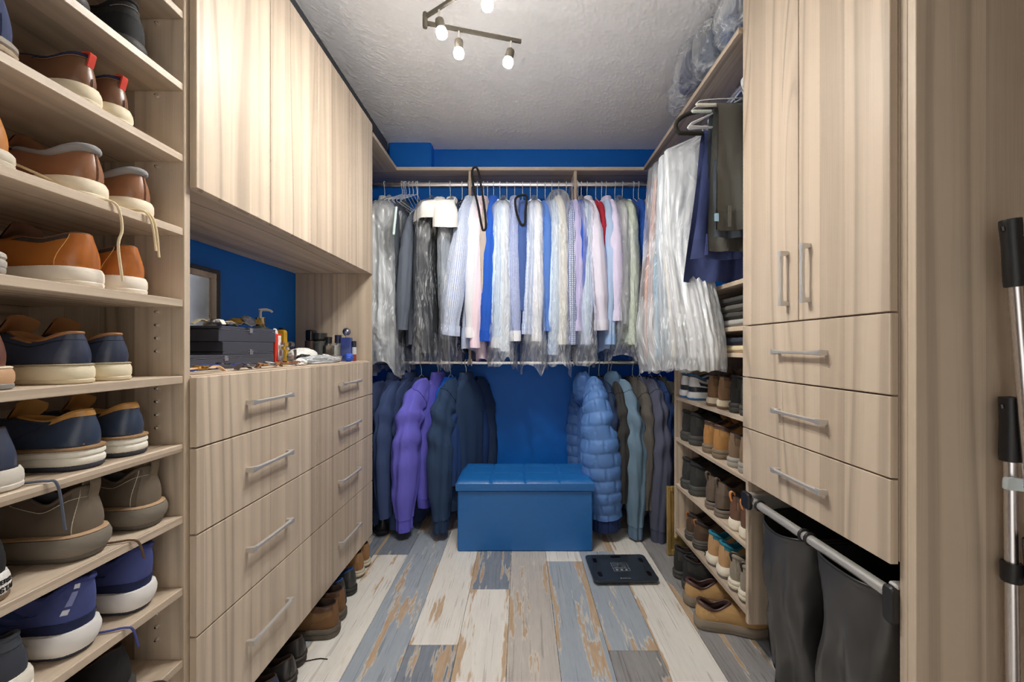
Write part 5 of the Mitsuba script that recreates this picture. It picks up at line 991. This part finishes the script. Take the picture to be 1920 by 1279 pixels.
for i, (y, lt, ll, cols_, lb, fm) in enumerate(SIDE):
    z0 = RRZ - .055; xr = interp((0, RRX + .04), (.08, RRX + .22), (.25, 1.05), (.45, .90), (.62, .825), (1, .818)); xl = interp((0, RRX - .05), (.07, lt), (.5, (lt + ll) / 2), (.8, ll), (1, ll + .01))
    P = side_rings(y, z0, 1.025 + .008 * i, xl, xr, .048, 3.3 + 7 * i, crinkle=.013, dy=(0, -.05, -.14, -.235)[i])
    key = numbered('garment_bag'); mm = caps(P, (True, False)); uv = uv_of(P); uv = np.vstack([uv, [[0, 0]]]); v, f, nn = meshkit.arrays(mm, True)
    scene[key] = {'type': 'ply', 'filename': meshkit.write_ply((v, f), False, uv, None, normals=nn), 'face_normals': False, 'bsdf': {'type': 'ref', 'id': fm}}; tag(key, lb, 'garment bag')
    for j, c in enumerate(cols_):
        xl2 = interp((0, RRX - .05), (.09, lt + .04 + .02 * j), (.6, ll + .05 + .06 * j), (1, ll + .05 + .05 * j)); xr2 = interp((0, RRX + .04), (.1, RRX + .17), (.25, 1.0), (.45, .87), (.60, .80), (1, .79))
        if len(cols_) == 2 and j == 0: xr2 = interp((0, RRX), (.1, lt + .12), (.6, ll + .12), (1, ll + .12))
        P = side_rings(y + (.018 if j == 0 and len(cols_) == 2 else -.004), z0 - .02, 1.09 + .03 * j, xl2, xr2, .020, 13.1 + 5 * i + j, n=64, m=60, crinkle=.008, bag_=False, dy=(0, -.05, -.14, -.235)[i])
        lbl = [['peach shirt inside the farthest long bag', 'grey shirt inside the farthest long bag'], ['light blue shirt inside the second long bag', 'white shirt inside the second long bag'], ['cream shirt inside the third long bag'], ['white shirt inside the nearest long bag']][i][j]
        t = thing('shirt', lbl, 'shirt'); put_rings('body', P, 'cloth', t, np.eye(4), c, (True, True))
    wire_hanger(['wire hanger in the farthest long bag', 'wire hanger in the long bag over the light blue shirt', 'wire hanger in the hazy bag behind the navy trousers', 'wire hanger in the nearest long hazy bag'][i], MX(RRX, y, RRZ, -90), w=RRX - lt - .03)
def trousers(label, y, xl_top, xl_bot, xr, ztop, zfront, zback, c, seed, t=.010, flare=.0, band=True, tagc=None):
    """Trousers folded over a hanger's bar: two layers hanging in front of and behind the bar; x runs along the bar."""
    k = thing('trousers', label, 'trousers'); n = 44
    def layer_(s, zb, th, off):
        U, V = np.meshgrid(np.linspace(0, 1, n), np.linspace(0, 1, 50), indexing='ij')
        z = ztop + (zb - ztop) * V; l = xl_top + (xl_bot - xl_top) * V ** 1.3; x = l + (xr - l) * U
        d = .020 * nz(U * 5, V * 1.2, seed + s, 3) * (.25 + V) * 2 + .014 * np.sin(U * 15 + 3 * nz(V * 1.5, U, seed, 2) * 2) * V + flare * V ** 2
        yy = y + s * (off + th * np.minimum(1, V * 14)) + s * np.abs(d) ; yb = y + s * (off * .3)
        A = np.stack([x, yy, z + .006 * nz(U * 4, V, seed + 3, 2) * V], -1); B = np.stack([x, yy - s * .006, z], -1)
        A[:, 0] = [[xx, y, ztop] for xx in A[:, 0, 0]]
        m = sheet(np.concatenate([A, B[:, ::-1]], 1), False); return m, A
    m, A = layer_(-1, zfront, .014, .010); m.fix_normals(); leg = obj('front_leg', m, 'cloth', k, smooth=50, color=soft(c, .05))
    m2, A2 = layer_(1, zback, .014, .010); m2.fix_normals(); obj('back_leg', m2, 'cloth', k, smooth=50, color=soft(c, .05))
    if band:
        i0 = 42; W = A[:, i0:].copy(); W[..., 1] -= .0035; m = sheet(np.concatenate([W, (W + [0, .003, 0])[:, ::-1]], 1), False); m.fix_normals(); obj('waistband', m, 'cloth', k, smooth=50, color=soft(np.array(c) * .94, .05))
        for u in (6, 26):
            p0, p1 = A[u, i0 - 2] - [0, .007, 0], A[u, 48] - [0, .007, 0]
            obj('belt_loop', trimesh.Trimesh(*hull([q + [a * .006, b * .0018, 0] for q in (p0, p1) for a in (-1, 1) for b in (-1, 1)]), process=False), 'cloth', k, color=soft(np.array(c) * 1.12, .05))
    if tagc is not None:
        p = A[0, 44] + [-.004, -.006, 0]; obj('care_tag', box(p[0] - .008, p[0] + .008, p[1] - .001, p[1], p[2] - .022, p[2] + .008, .0004), 'plastic', k, color=tagc)
    return k
BK = (84, 84, 80); NV = (62, 72, 116)
Zb = 1.580; trousers('black trousers folded over the nearest hanger beside the tall cabinet doors', Zb, wx(1342, Zb), wx(1335, Zb), 1.07, wz(194, Zb), wz(436, Zb), wz(468, Zb), BK, 2.0, tagc=(150, 190, 220))
Zc = 1.630; trousers('dark grey trousers just behind the black ones', Zc, wx(1333, Zc), wx(1330, Zc), 1.06, wz(206, Zc), wz(450, Zc), wz(470, Zc), (76, 84, 94), 4.4, band=False)
Zn_ = 1.685; trousers('navy trousers hanging over the black looped hanger', Zn_, wx(1318, Zn_), wx(1287, Zn_), 1.04, wz(246, Zn_), wz(490, Zn_), wz(526, Zn_), NV, 7.7, flare=.02)
def bar_hanger(label, y, zbar, xl, c_tube, c_frame=(216, 220, 222)):
    k = thing('trouser_hanger', label, 'hanger'); zr = RRZ; zs = zr - .075
    pts = spline([(RRX, y - .012, zr - .006), (RRX, y - .0185, zr + .004), (RRX, y - .0135, zr + .0145), (RRX, y, zr + .0185), (RRX, y + .0135, zr + .0145), (RRX, y + .0185, zr + .002), (RRX, y + .010, zr - .022), (RRX, y, zr - .045), (RRX, y, zs)], 22)
    sh = spline([(RRX, y, zs), (RRX - .03, y, zs - .006), (xl + .03, y, zbar + .020), (xl, y, zbar + .006), (xl - .002, y, zbar), (xl + .01, y, zbar - .001)], 20)
    obj('wire', tube(np.vstack([pts, sh[1:]]), .0017, 6), 'plastic', k, smooth=True, color=c_frame)
    xr = 2 * RRX - xl; sh2 = sh * [-1, 1, 1] + [2 * RRX, 0, 0]; obj('wire', tube(sh2, .0017, 6), 'plastic', k, smooth=True, color=c_frame)
    obj('bar_tube', tube([(xl, y, zbar), (xl + .006, y, zbar), (xr - .006, y, zbar), (xr, y, zbar)], [.005, .0065, .0065, .005], 10), 'plastic', k, smooth=40, color=c_tube)
bar_hanger('white-ended wire hanger carrying the black trousers', Zb, wz(197, Zb), wx(1306, Zb), (214, 214, 206))
bar_hanger('wire hanger with a brown bar carrying the dark grey trousers', Zc, wz(209, Zc), wx(1298, Zc), (206, 216, 208))
kk = thing('velvet_hanger', 'black velvet hanger with a rounded end carrying the navy trousers', 'hanger'); y = Zn_
zb = wz(250, Zn_); xe = wx(1267, Zn_); lp = spline([(RRX, y, 2.125), (RRX - .05, y, 2.118), (xe + .065, y, zb + .082), (xe + .018, y, zb + .060), (xe, y, zb + .032), (xe + .010, y, zb + .006), (xe + .045, y, zb), (RRX, y, zb), (2 * RRX - xe - .045, y, zb), (2 * RRX - xe, y, zb + .032), (2 * RRX - xe - .065, y, zb + .082), (RRX + .05, y, 2.118)], 90)
obj('frame', tube(lp, .0085, 10, True), 'suede', kk, smooth=True, color=(44, 43, 40))
obj('hook', tube(spline([(RRX, y - .012, RRZ - .006), (RRX, y - .019, RRZ + .006), (RRX, y, RRZ + .019), (RRX, y + .019, RRZ + .004), (RRX, y + .008, RRZ - .03), (RRX, y, 2.122)], 22), .0022, 8), 'metal', kk, smooth=True, color=(180, 180, 184))
for k in range(5):
    yy = 1.598 + .005 * k
    wire_hanger(f'bare wire hanger at the right, {["nearest the cabinet doors", "second from the cabinet doors", "third from the cabinet doors", "fourth from the cabinet doors", "nearest the black trousers"][k]}', MX(RRX, yy, RRZ, -90 + 3 * (k - 2)), w=.22)
# wrapped clothes on the top shelf
def wrapped(label, cx, cy, sx, sy, h, col, seed, fm, yaw=0):
    t = thing('wrapped_clothes', label, 'clothes'); m = trimesh.creation.icosphere(5, 1.0); v = m.vertices; n_ = meshkit.fbm(v * 1.6 + seed, 4) - .5
    p = np.sign(v) * np.abs(v) ** .62; p = p / np.abs(p).max(); b = m.copy(); q = p * (1 + .28 * n_)[:, None] * [sx * .86, sy * .88, h * .42]; q[:, 2] += h * .43; q[:, 2] = np.maximum(q[:, 2], .004); b.vertices = q
    M = trans(cx, cy, TOP + .0005) @ rot([0, 0, 1], yaw); obj('cloth', b, 'cloth', t, smooth=True, color=soft(col, .05), M=M)
    r = np.abs(meshkit.fbm(v * 3.4 + seed + 5, 4) - .5); r2 = np.abs(meshkit.fbm(v * 9 + seed, 2) - .5)
    q = p * (1 + .30 * n_ - .30 * r - .10 * r2 + .10)[:, None] * [sx, sy, h * .5]; q[:, 2] += h * .5; q[:, 2] = np.clip(q[:, 2], .001, CEIL - TOP - .012); c = m.copy(); c.vertices = q
    c.apply_transform(M); vv, f, nn = meshkit.arrays(c, True); kq = numbered(f'{t}__plastic'); uv = np.c_[vv[:, 0] + vv[:, 1], vv[:, 2] * 2]
    scene[kq] = {'type': 'ply', 'filename': meshkit.write_ply((vv, f), False, uv, None, normals=nn), 'face_normals': False, 'bsdf': {'type': 'ref', 'id': fm}}
wrapped('grey plastic-wrapped clothes at the far end of the right top shelf', .90, 2.06, .15, .10, .16, (150, 154, 164), 2.0, 'film')
wrapped('navy clothes rolled in clear plastic on the right top shelf', .86, 1.93, .13, .075, .235, (44, 52, 92), 5.5, 'film')
wrapped('grey-blue clothes in a knotted plastic bag on the right top shelf', .90, 1.80, .13, .085, .24, (92, 104, 124), 8.0, 'film')
wrapped('blue clothes wrapped in plastic beside the tall cabinet top', .91, 1.62, .13, .085, .23, (66, 88, 128), 11.0, 'film')
# folded clothes in the upper cubbies
def folded(label, x0, y0, z, n, cols_, w=.22, d=.18, th=.030):
    for i in range(n):
        zz = z + .0005 + i * th; P = side_rings(y0, 0, 1, interp((0, 0), (1, 0)), interp((0, 1), (1, 1)), 1, 0, n=4, m=2, bag_=False) if False else None
        m = box(x0, x0 + d, y0, y0 + w, zz, zz + th - .001, .011)
        for _ in range(2): m = trimesh.Trimesh(*trimesh.remesh.subdivide(m.vertices, m.faces), process=False)
        v = m.vertices; v[:, 0] += .006 * (meshkit.fbm(v * 25 + i, 2) - .5) * 2; m.vertices = v
        obj('folded_sweater', m, 'cloth', smooth=50, color=soft(cols_[i]), label=f'{label}, {["lowest", "second", "third", "topmost"][i]} of its pile', cat='sweater', group='folded clothes in the right cubby')
folded('dark folded sweater in the cubby beside the tall cabinet', .838, 1.545, RS[1], 4, [(150, 148, 144), (62, 62, 60), (84, 82, 78), (58, 58, 58)])
folded('dark jeans folded beside the tall cabinet drawers', .838, 1.545, RS[2], 2, [(206, 188, 150), (48, 52, 66)])
# ---------------------------------------------------------------- the counter niche
CT = 1.0705
mat('box_leather', {'type': 'principled', 'base_color': rgb(62, 64, 74), 'roughness': 0.55, 'specular': 0.4})
mat('silvered_glass', {'type': 'roughconductor', 'material': 'Al', 'alpha': 0.02})
mat('clear_glass', {'type': 'dielectric', 'int_ior': 1.48, 'specular_transmittance': {'type': 'rgb', 'value': [0.97, 0.97, 0.96]}})
mat('blue_glass', {'type': 'principled', 'base_color': rgb(56, 70, 130), 'roughness': 0.08, 'specular': 0.6, 'clearcoat': 0.8})
# framed mirror
t = thing('mirror', 'mirror in a pale frame with black surround against the blue niche wall', 'mirror')
my0, my1, mz1 = 1.12, 1.652, 1.445
obj('surround', box(WL + .002, WL + .030, my0, my1, CT, mz1, .002), 'black_plastic', t)
for nm, a in (('frame', (my0 + .03, my1 - .035, mz1 - .040, mz1 - .018)), ('frame', (my0 + .03, my1 - .035, CT + .012, CT + .034)), ('frame', (my0 + .03, my0 + .058, CT + .034, mz1 - .040)), ('frame', (my1 - .063, my1 - .035, CT + .034, mz1 - .040))):
    obj(nm, box(WL + .030, WL + .040, *a, .002), 'wood_z', t)
obj('glass', box(WL + .030, WL + .034, my0 + .058, my1 - .063, CT + .034, mz1 - .040, 0), 'silvered_glass', t)
# watch boxes
def watch_box(label, x0, x1, y0, y1, z0, z1, split):
    t = thing('watch_box', label, 'box'); obj('body', box(x0, x1, y0, y1, z0, split - .0008, .0015), 'box_leather', t); L_ = obj('lid', box(x0, x1, y0, y1, split + .0006, z1, .0015), 'box_leather', t)
    obj('trim', box(x1 - .0005, x1 + .0012, y0 + .002, y1 - .002, split - .0006, split + .0006, .0001), 'chrome', t)
    obj('clasp', box(x1, x1 + .005, (y0 + y1) / 2 - .008, (y0 + y1) / 2 + .008, split - .010, split + .008, .001), 'chrome', t)
    return t
watch_box('lowest long black watch box of the stack on the counter', -1.17, -.972, 1.10, 1.64, CT, CT + .046, CT + .036)
watch_box('middle black watch box of the stack on the counter', -1.17, -.974, 1.362, 1.64, CT + .0465, CT + .0895, CT + .055)
watch_box('topmost black watch box of the stack, watches on its lid', -1.185, -.980, 1.352, 1.665, CT + .090, CT + .1415, CT + .131)
def watch(label, x, y, z, yaw, strap, dial, case=(186, 188, 192), r=.021, face=0, strap_l=.085, arch=.012, metal=False, roll=0):
    t = thing('watch', label, 'watch'); M = trans(x, y, z) @ rot([0, 0, 1], yaw) @ rot([1, 0, 0], face); h0 = arch
    c = obj('case', lathe([(0, 0), (r * .92, 0), (r, .002), (r, .007), (r * .94, .0095), (r * .80, .0098), (r * .78, .0085), (0, .0085)], 28), 'metal', t, smooth=40, color=case, M=M @ trans(0, 0, h0))
    obj('dial', lathe([(0, .0086), (r * .77, .0086), (r * .77, .0090), (0, .0090)], 24), 'plastic', c, smooth=40, color=dial, M=M @ trans(0, 0, h0))
    for a, l in ((40, .55), (150, .68)):
        obj('hand', box(0, r * l, -.0008, .0008, .0091, .0095, .0001), 'metal', c, color=(225, 225, 225), M=M @ trans(0, 0, h0) @ rot([0, 0, 1], a))
    obj('crown', lathe([(0, 0), (.0025, 0), (.0025, .004), (0, .004)], 8), 'metal', c, smooth=40, color=case, M=M @ trans(r, 0, h0 + .005) @ rot([0, 1, 0], 90))
    for s in (-1, 1):
        p = spline([(s * r * .92, h0 + .004), (s * (r + .018), h0 + .002), (s * (r + strap_l * .55), h0 * .55 + .012), (s * (r + strap_l), .0035)], 18); P = []
        tn = np.gradient(p, axis=0); tn /= np.linalg.norm(tn, axis=1, keepdims=True); nn = np.c_[-tn[:, 1], tn[:, 0]]; w = np.linspace(r * .48, r * .38, 18)
        for a, b in ((-1, -1), (1, -1), (1, 1), (-1, 1)): P.append(np.c_[p[:, 0] + nn[:, 0] * .0013 * b, a * w, p[:, 1] + nn[:, 1] * .0013 * b])
        m = caps(np.array(P)); m.fix_normals(); obj('strap', m, 'metal' if metal else 'leather', t, smooth=40, color=strap, M=M)
TOPZ = CT + .142
watch('gold chronograph watch tilted up on the watch boxes', -1.015, 1.532, TOPZ + .006, 70, (196, 156, 70), (60, 62, 70), (150, 150, 156), .026, 42, .05, .022, True)
watch('watch with cream leather strap on the watch boxes', -1.03, 1.405, TOPZ, 78, (206, 190, 150), (214, 210, 200), arch=.014, strap_l=.06)
watch('steel bracelet watch lying flat on the watch boxes', -1.03, 1.468, TOPZ, 20, (150, 150, 152), (50, 54, 62), metal=True, arch=.008, strap_l=.05)
watch('white strapped watch at the near edge of the watch boxes', -1.01, 1.372, TOPZ, 160, (226, 220, 204), (236, 234, 228), arch=.010, strap_l=.03, r=.017)
watch('gold watch with pale tan strap on the counter nearest the shoe shelf', -.850, 1.105, CT, 84, (226, 190, 150), (220, 186, 130), (206, 160, 90), .018, 0, .062, .012)
watch('watch with a blue strap standing in a V on the counter', -.890, 1.245, CT, 72, (58, 70, 128), (40, 50, 90), (110, 114, 130), .019, 0, .07, .016)
watch('dark dial watch on the counter before the watch boxes', -.868, 1.325, CT, 95, (70, 60, 56), (40, 42, 48), (150, 150, 154), .019, 8, .045, .010)
watch('square-looking steel watch with brown strap on the counter', -.866, 1.432, CT, 86, (150, 104, 66), (190, 192, 190), (170, 170, 172), .020, 10, .045, .010)
watch('rose gold watch with brown strap before the clear bottle', -.868, 1.555, CT, 80, (140, 92, 60), (206, 200, 190), (196, 150, 120), .018, 0, .05, .010)
watch('steel watch half hidden in the crumpled plastic', -.905, 1.93, CT + .012, 70, (110, 90, 70), (214, 214, 216), (190, 190, 194), .024, 18, .05, .014)
# bottles and boxes
def bottle(kind, label, x, y, parts, group=None):
    t = thing(kind, label, 'bottle', group)
    for nm, prof, m, col, n in parts: obj(nm, lathe(prof, n), m, t, smooth=40, color=col, M=trans(x, y, CT) @ rot([0, 0, 1], 45 if n == 4 else 0))
    return t
lp = bottle('lotion_bottle', 'dark pump bottle with striped metal collar behind the watch boxes', -1.085, 1.735, [('body', [(0, 0), (.032, 0), (.034, .004), (.034, .140), (.030, .152), (.016, .160), (.014, .168), (0, .168)], 'plastic', (60, 64, 62), 28), ('collar', [(0, .1685), (.017, .1685), (.017, .196), (0, .196)], 'metal', (206, 190, 150), 24), ('pump_stem', [(0, .1965), (.006, .1965), (.005, .215), (.007, .222), (0, .224)], 'plastic', (206, 208, 208), 14)])
obj('pump_head', mani_union(cat_mesh(lathe([(0, .2245), (.009, .2245), (.009, .231), (0, .232)], 16), tube(spline([(0, 0, .227), (.014, .012, .229), (.028, .022, .226), (.034, .027, .219)], 12), [.006] * 6 + [.005] * 6, 10))), 'plastic', lp, smooth=40, color=(206, 208, 208), M=trans(-1.085, 1.735, CT))
for k in range(6):
    a = k * math.pi / 3; obj('collar_stripe', box(-.002, .002, -.0006, .0006, .171, .194, .0002), 'plastic', lp, color=(40, 42, 44), M=trans(-1.085 + .0172 * math.cos(a), 1.735 + .0172 * math.sin(a), CT) @ rot([0, 0, 1], math.degrees(a) + 90))
t = thing('carton', 'tall red and white carton beside the watch boxes', 'box'); obj('body', box(-1.03, -.985, 1.672, 1.712, CT, CT + .125, .001), 'plastic', t, color=(206, 60, 44)); obj('label', box(-.985, -.9844, 1.690, 1.711, CT + .02, CT + .118, .0001), 'plastic', t, color=(236, 228, 222)); obj('flap', lathe([(0, 0), (.020, 0), (.020, .002), (0, .002)], 24), 'plastic', t, color=(226, 224, 226), M=trans(-1.0, 1.692, CT + .128) @ rot([0, 1, 0], 90))
t = thing('perfume_bottle', 'yellow flat perfume bottle before the blue wall', 'bottle'); obj('body', slab(rrect(.017, .075, .012), [(.002, -.014), (0, -.012), (0, .012), (.002, .014)]), 'plastic', t, smooth=40, color=(206, 160, 40), M=trans(-1.09, 1.90, CT + .0762) @ rot([1, 0, 0], 90)); obj('rim', box(-1.100, -1.080, 1.890, 1.910, CT + .152, CT + .160), 'black_plastic', t)
t = thing('perfume_bottle', 'clear square perfume bottle in front of the red carton', 'bottle')
obj('body', slab(rrect(.030, .016, .004), [(.002, .0), (0, .002), (0, .060), (.002, .062)]), 'clear_glass', t, smooth=40, M=trans(-.955, 1.705, CT) @ rot([0, 0, 1], 60)); obj('neck', lathe([(0, .0625), (.007, .0625), (.007, .074), (0, .074)], 16), 'plastic', t, smooth=40, color=(226, 226, 226), M=trans(-.955, 1.705, CT)); obj('cap', slab(rrect(.024, .014, .004), [(.002, .0745), (0, .076), (0, .090), (.002, .092)]), 'clear_glass', t, smooth=40, M=trans(-.955, 1.705, CT) @ rot([0, 0, 1], 60))
bottle('perfume_bottle', 'dark brown bottle with glossy cap against the niche side panel', -1.10, 2.185, [('body', [(0, 0), (.030, 0), (.030, .105), (0, .105)], 'plastic', (66, 50, 44), 28), ('cap', [(0, .1055), (.024, .1055), (.026, .110), (.026, .155), (.022, .162), (0, .162)], 'black_gloss', None, 28)])
bottle('jar', 'black lidded jar beside the dark brown bottle', -1.055, 2.19, [('body', [(0, 0), (.030, 0), (.034, .02), (.034, .095), (.026, .104), (0, .104)], 'plastic', (70, 72, 70), 28), ('lid', [(0, .1045), (.022, .1045), (.034, .115), (.034, .146), (0, .147)], 'plastic', (44, 46, 46), 28)])
def perfume(label, x, y, w, h, cap_h, cap_w, c_body, c_cap, bm='clear_glass'):
    t = thing('perfume_bottle', label, 'bottle', 'perfume bottles by the niche panel'); M = trans(x, y, CT)
    obj('body', slab(rrect(w, w * .5, .004), [(.003, 0), (0, .003), (0, h - .004), (.003, h)]), bm, t, smooth=40, M=M, color=c_body if bm == 'plastic' else None)
    obj('neck', lathe([(0, h + .0005), (cap_w * .6, h + .0005), (cap_w * .6, h + .008), (0, h + .008)], 16), 'metal', t, smooth=40, color=(190, 190, 192), M=M)
    obj('cap', lathe([(0, h + .0085), (cap_w, h + .0085), (cap_w, h + .0085 + cap_h), (cap_w * .9, h + .010 + cap_h), (0, h + .010 + cap_h)], 20), 'plastic', t, smooth=40, color=c_cap, M=M); return t
perfume('square clear perfume bottle with a black cap, left of two', -1.005, 2.18, .028, .082, .034, .016, None, (30, 32, 34))
perfume('frosted perfume bottle with a dark blue cap, right of two', -.962, 2.195, .026, .084, .042, .017, (186, 190, 186), (34, 40, 60), 'plastic')
t = perfume('tall blue perfume bottle with a faceted crystal stopper', -.905, 2.165, .027, .122, .006, .010, None, (150, 154, 170), 'blue_glass')
obj('stopper', ball((0, 0, 0), .021, 1), 'metal', t, color=(150, 156, 176), M=trans(-.905, 2.165, CT + .152))
bottle('sample_vial', 'slim sample vial with red base beside the tall blue bottle', -.868, 2.17, [('body', [(0, 0), (.011, 0), (.011, .034), (0, .034)], 'plastic', (130, 60, 56), 18), ('glass', [(0, .0345), (.011, .0345), (.011, .072), (0, .072)], 'plastic', (186, 190, 200), 18), ('cap', [(0, .0725), (.011, .0725), (.011, .104), (0, .105)], 'plastic', (36, 40, 52), 18)])
bottle('perfume_bottle', 'small dark ball-capped bottle by the corner of the blue wall', -1.16, 2.10, [('body', [(0, 0), (.020, 0), (.020, .075), (0, .076)], 'plastic', (40, 44, 56), 20), ('cap', [(0, .0765), (.010, .0765), (.014, .088), (.010, .10), (0, .104)], 'plastic', (70, 74, 84), 16)])
# soft and crumpled things
def blob(name, label, cat, x, y, sx, sy, h, m, col, seed, yaw=0, rough=.3, level=4, fm=False):
    b = trimesh.creation.icosphere(level, 1.0); v = b.vertices; n_ = meshkit.fbm(v * 1.9 + seed, 4) - .5; r = np.abs(meshkit.fbm(v * 4.5 + seed, 3) - .5)
    q = v * (1 + rough * 1.6 * n_ - rough * 1.5 * r)[:, None] * [sx, sy, h * .6]; q[:, 2] = np.maximum(q[:, 2] + h * .45, .0006); b.vertices = q; M = trans(x, y, CT) @ rot([0, 0, 1], yaw)
    uv = np.c_[q[:, 0] + q[:, 2], q[:, 1]] if fm else None
    return obj(name, b, m, smooth=True, color=col, M=M, label=label, cat=cat, uv=uv)
blob('pouch', 'smooth white pouch lying on the counter beside the clear bottle', 'pouch', -.975, 1.86, .055, .125, .066, 'plastic', (222, 222, 216), 3.0, 8, .10)
blob('black_bag', 'crumpled black plastic bag in front of the white pouch', 'bag', -.935, 1.80, .04, .075, .042, 'black_plastic', None, 9.0, 12, .45)
blob('plastic_bag', 'crumpled clear plastic bag along the counter edge', 'bag', -.880, 1.83, .045, .16, .034, 'film_hazy', None, 5.0, -2, .40, 5, True)
blob('tissue', 'crumpled white tissue at the counter edge', 'tissue', -.862, 1.63, .024, .032, .026, 'paper', None, 7.0, 0, .45)
bottle('bowl', 'small shiny steel bowl before the perfume bottles', -.905, 2.035, [('body', [(0, .001), (.020, .001), (.034, .014), (.038, .030), (.036, .031), (.031, .016), (.018, .005), (0, .005)], 'metal', (196, 198, 200), 28)])
t = thing('sunglasses_case', 'glossy blue rounded case at the counter end', 'case'); b = trimesh.creation.icosphere(4, 1.0); v = b.vertices; v = np.sign(v) * np.abs(v) ** .7; v /= np.abs(v).max(); b.vertices = v * [.020, .030, .021] + [0, 0, .0212]
obj('shell', b, 'plastic', t, smooth=True, color=(44, 84, 190), M=trans(-.856, 2.075, CT) @ rot([0, 0, 1], 20)); obj('seam', tube([(.0203 * math.cos(a), .0303 * math.sin(a), .0212) for a in np.linspace(0, 2 * np.pi, 30, endpoint=False)], .0012, 6, True), 'metal', t, smooth=True, color=(190, 192, 196), M=trans(-.856, 2.075, CT) @ rot([0, 0, 1], 20))
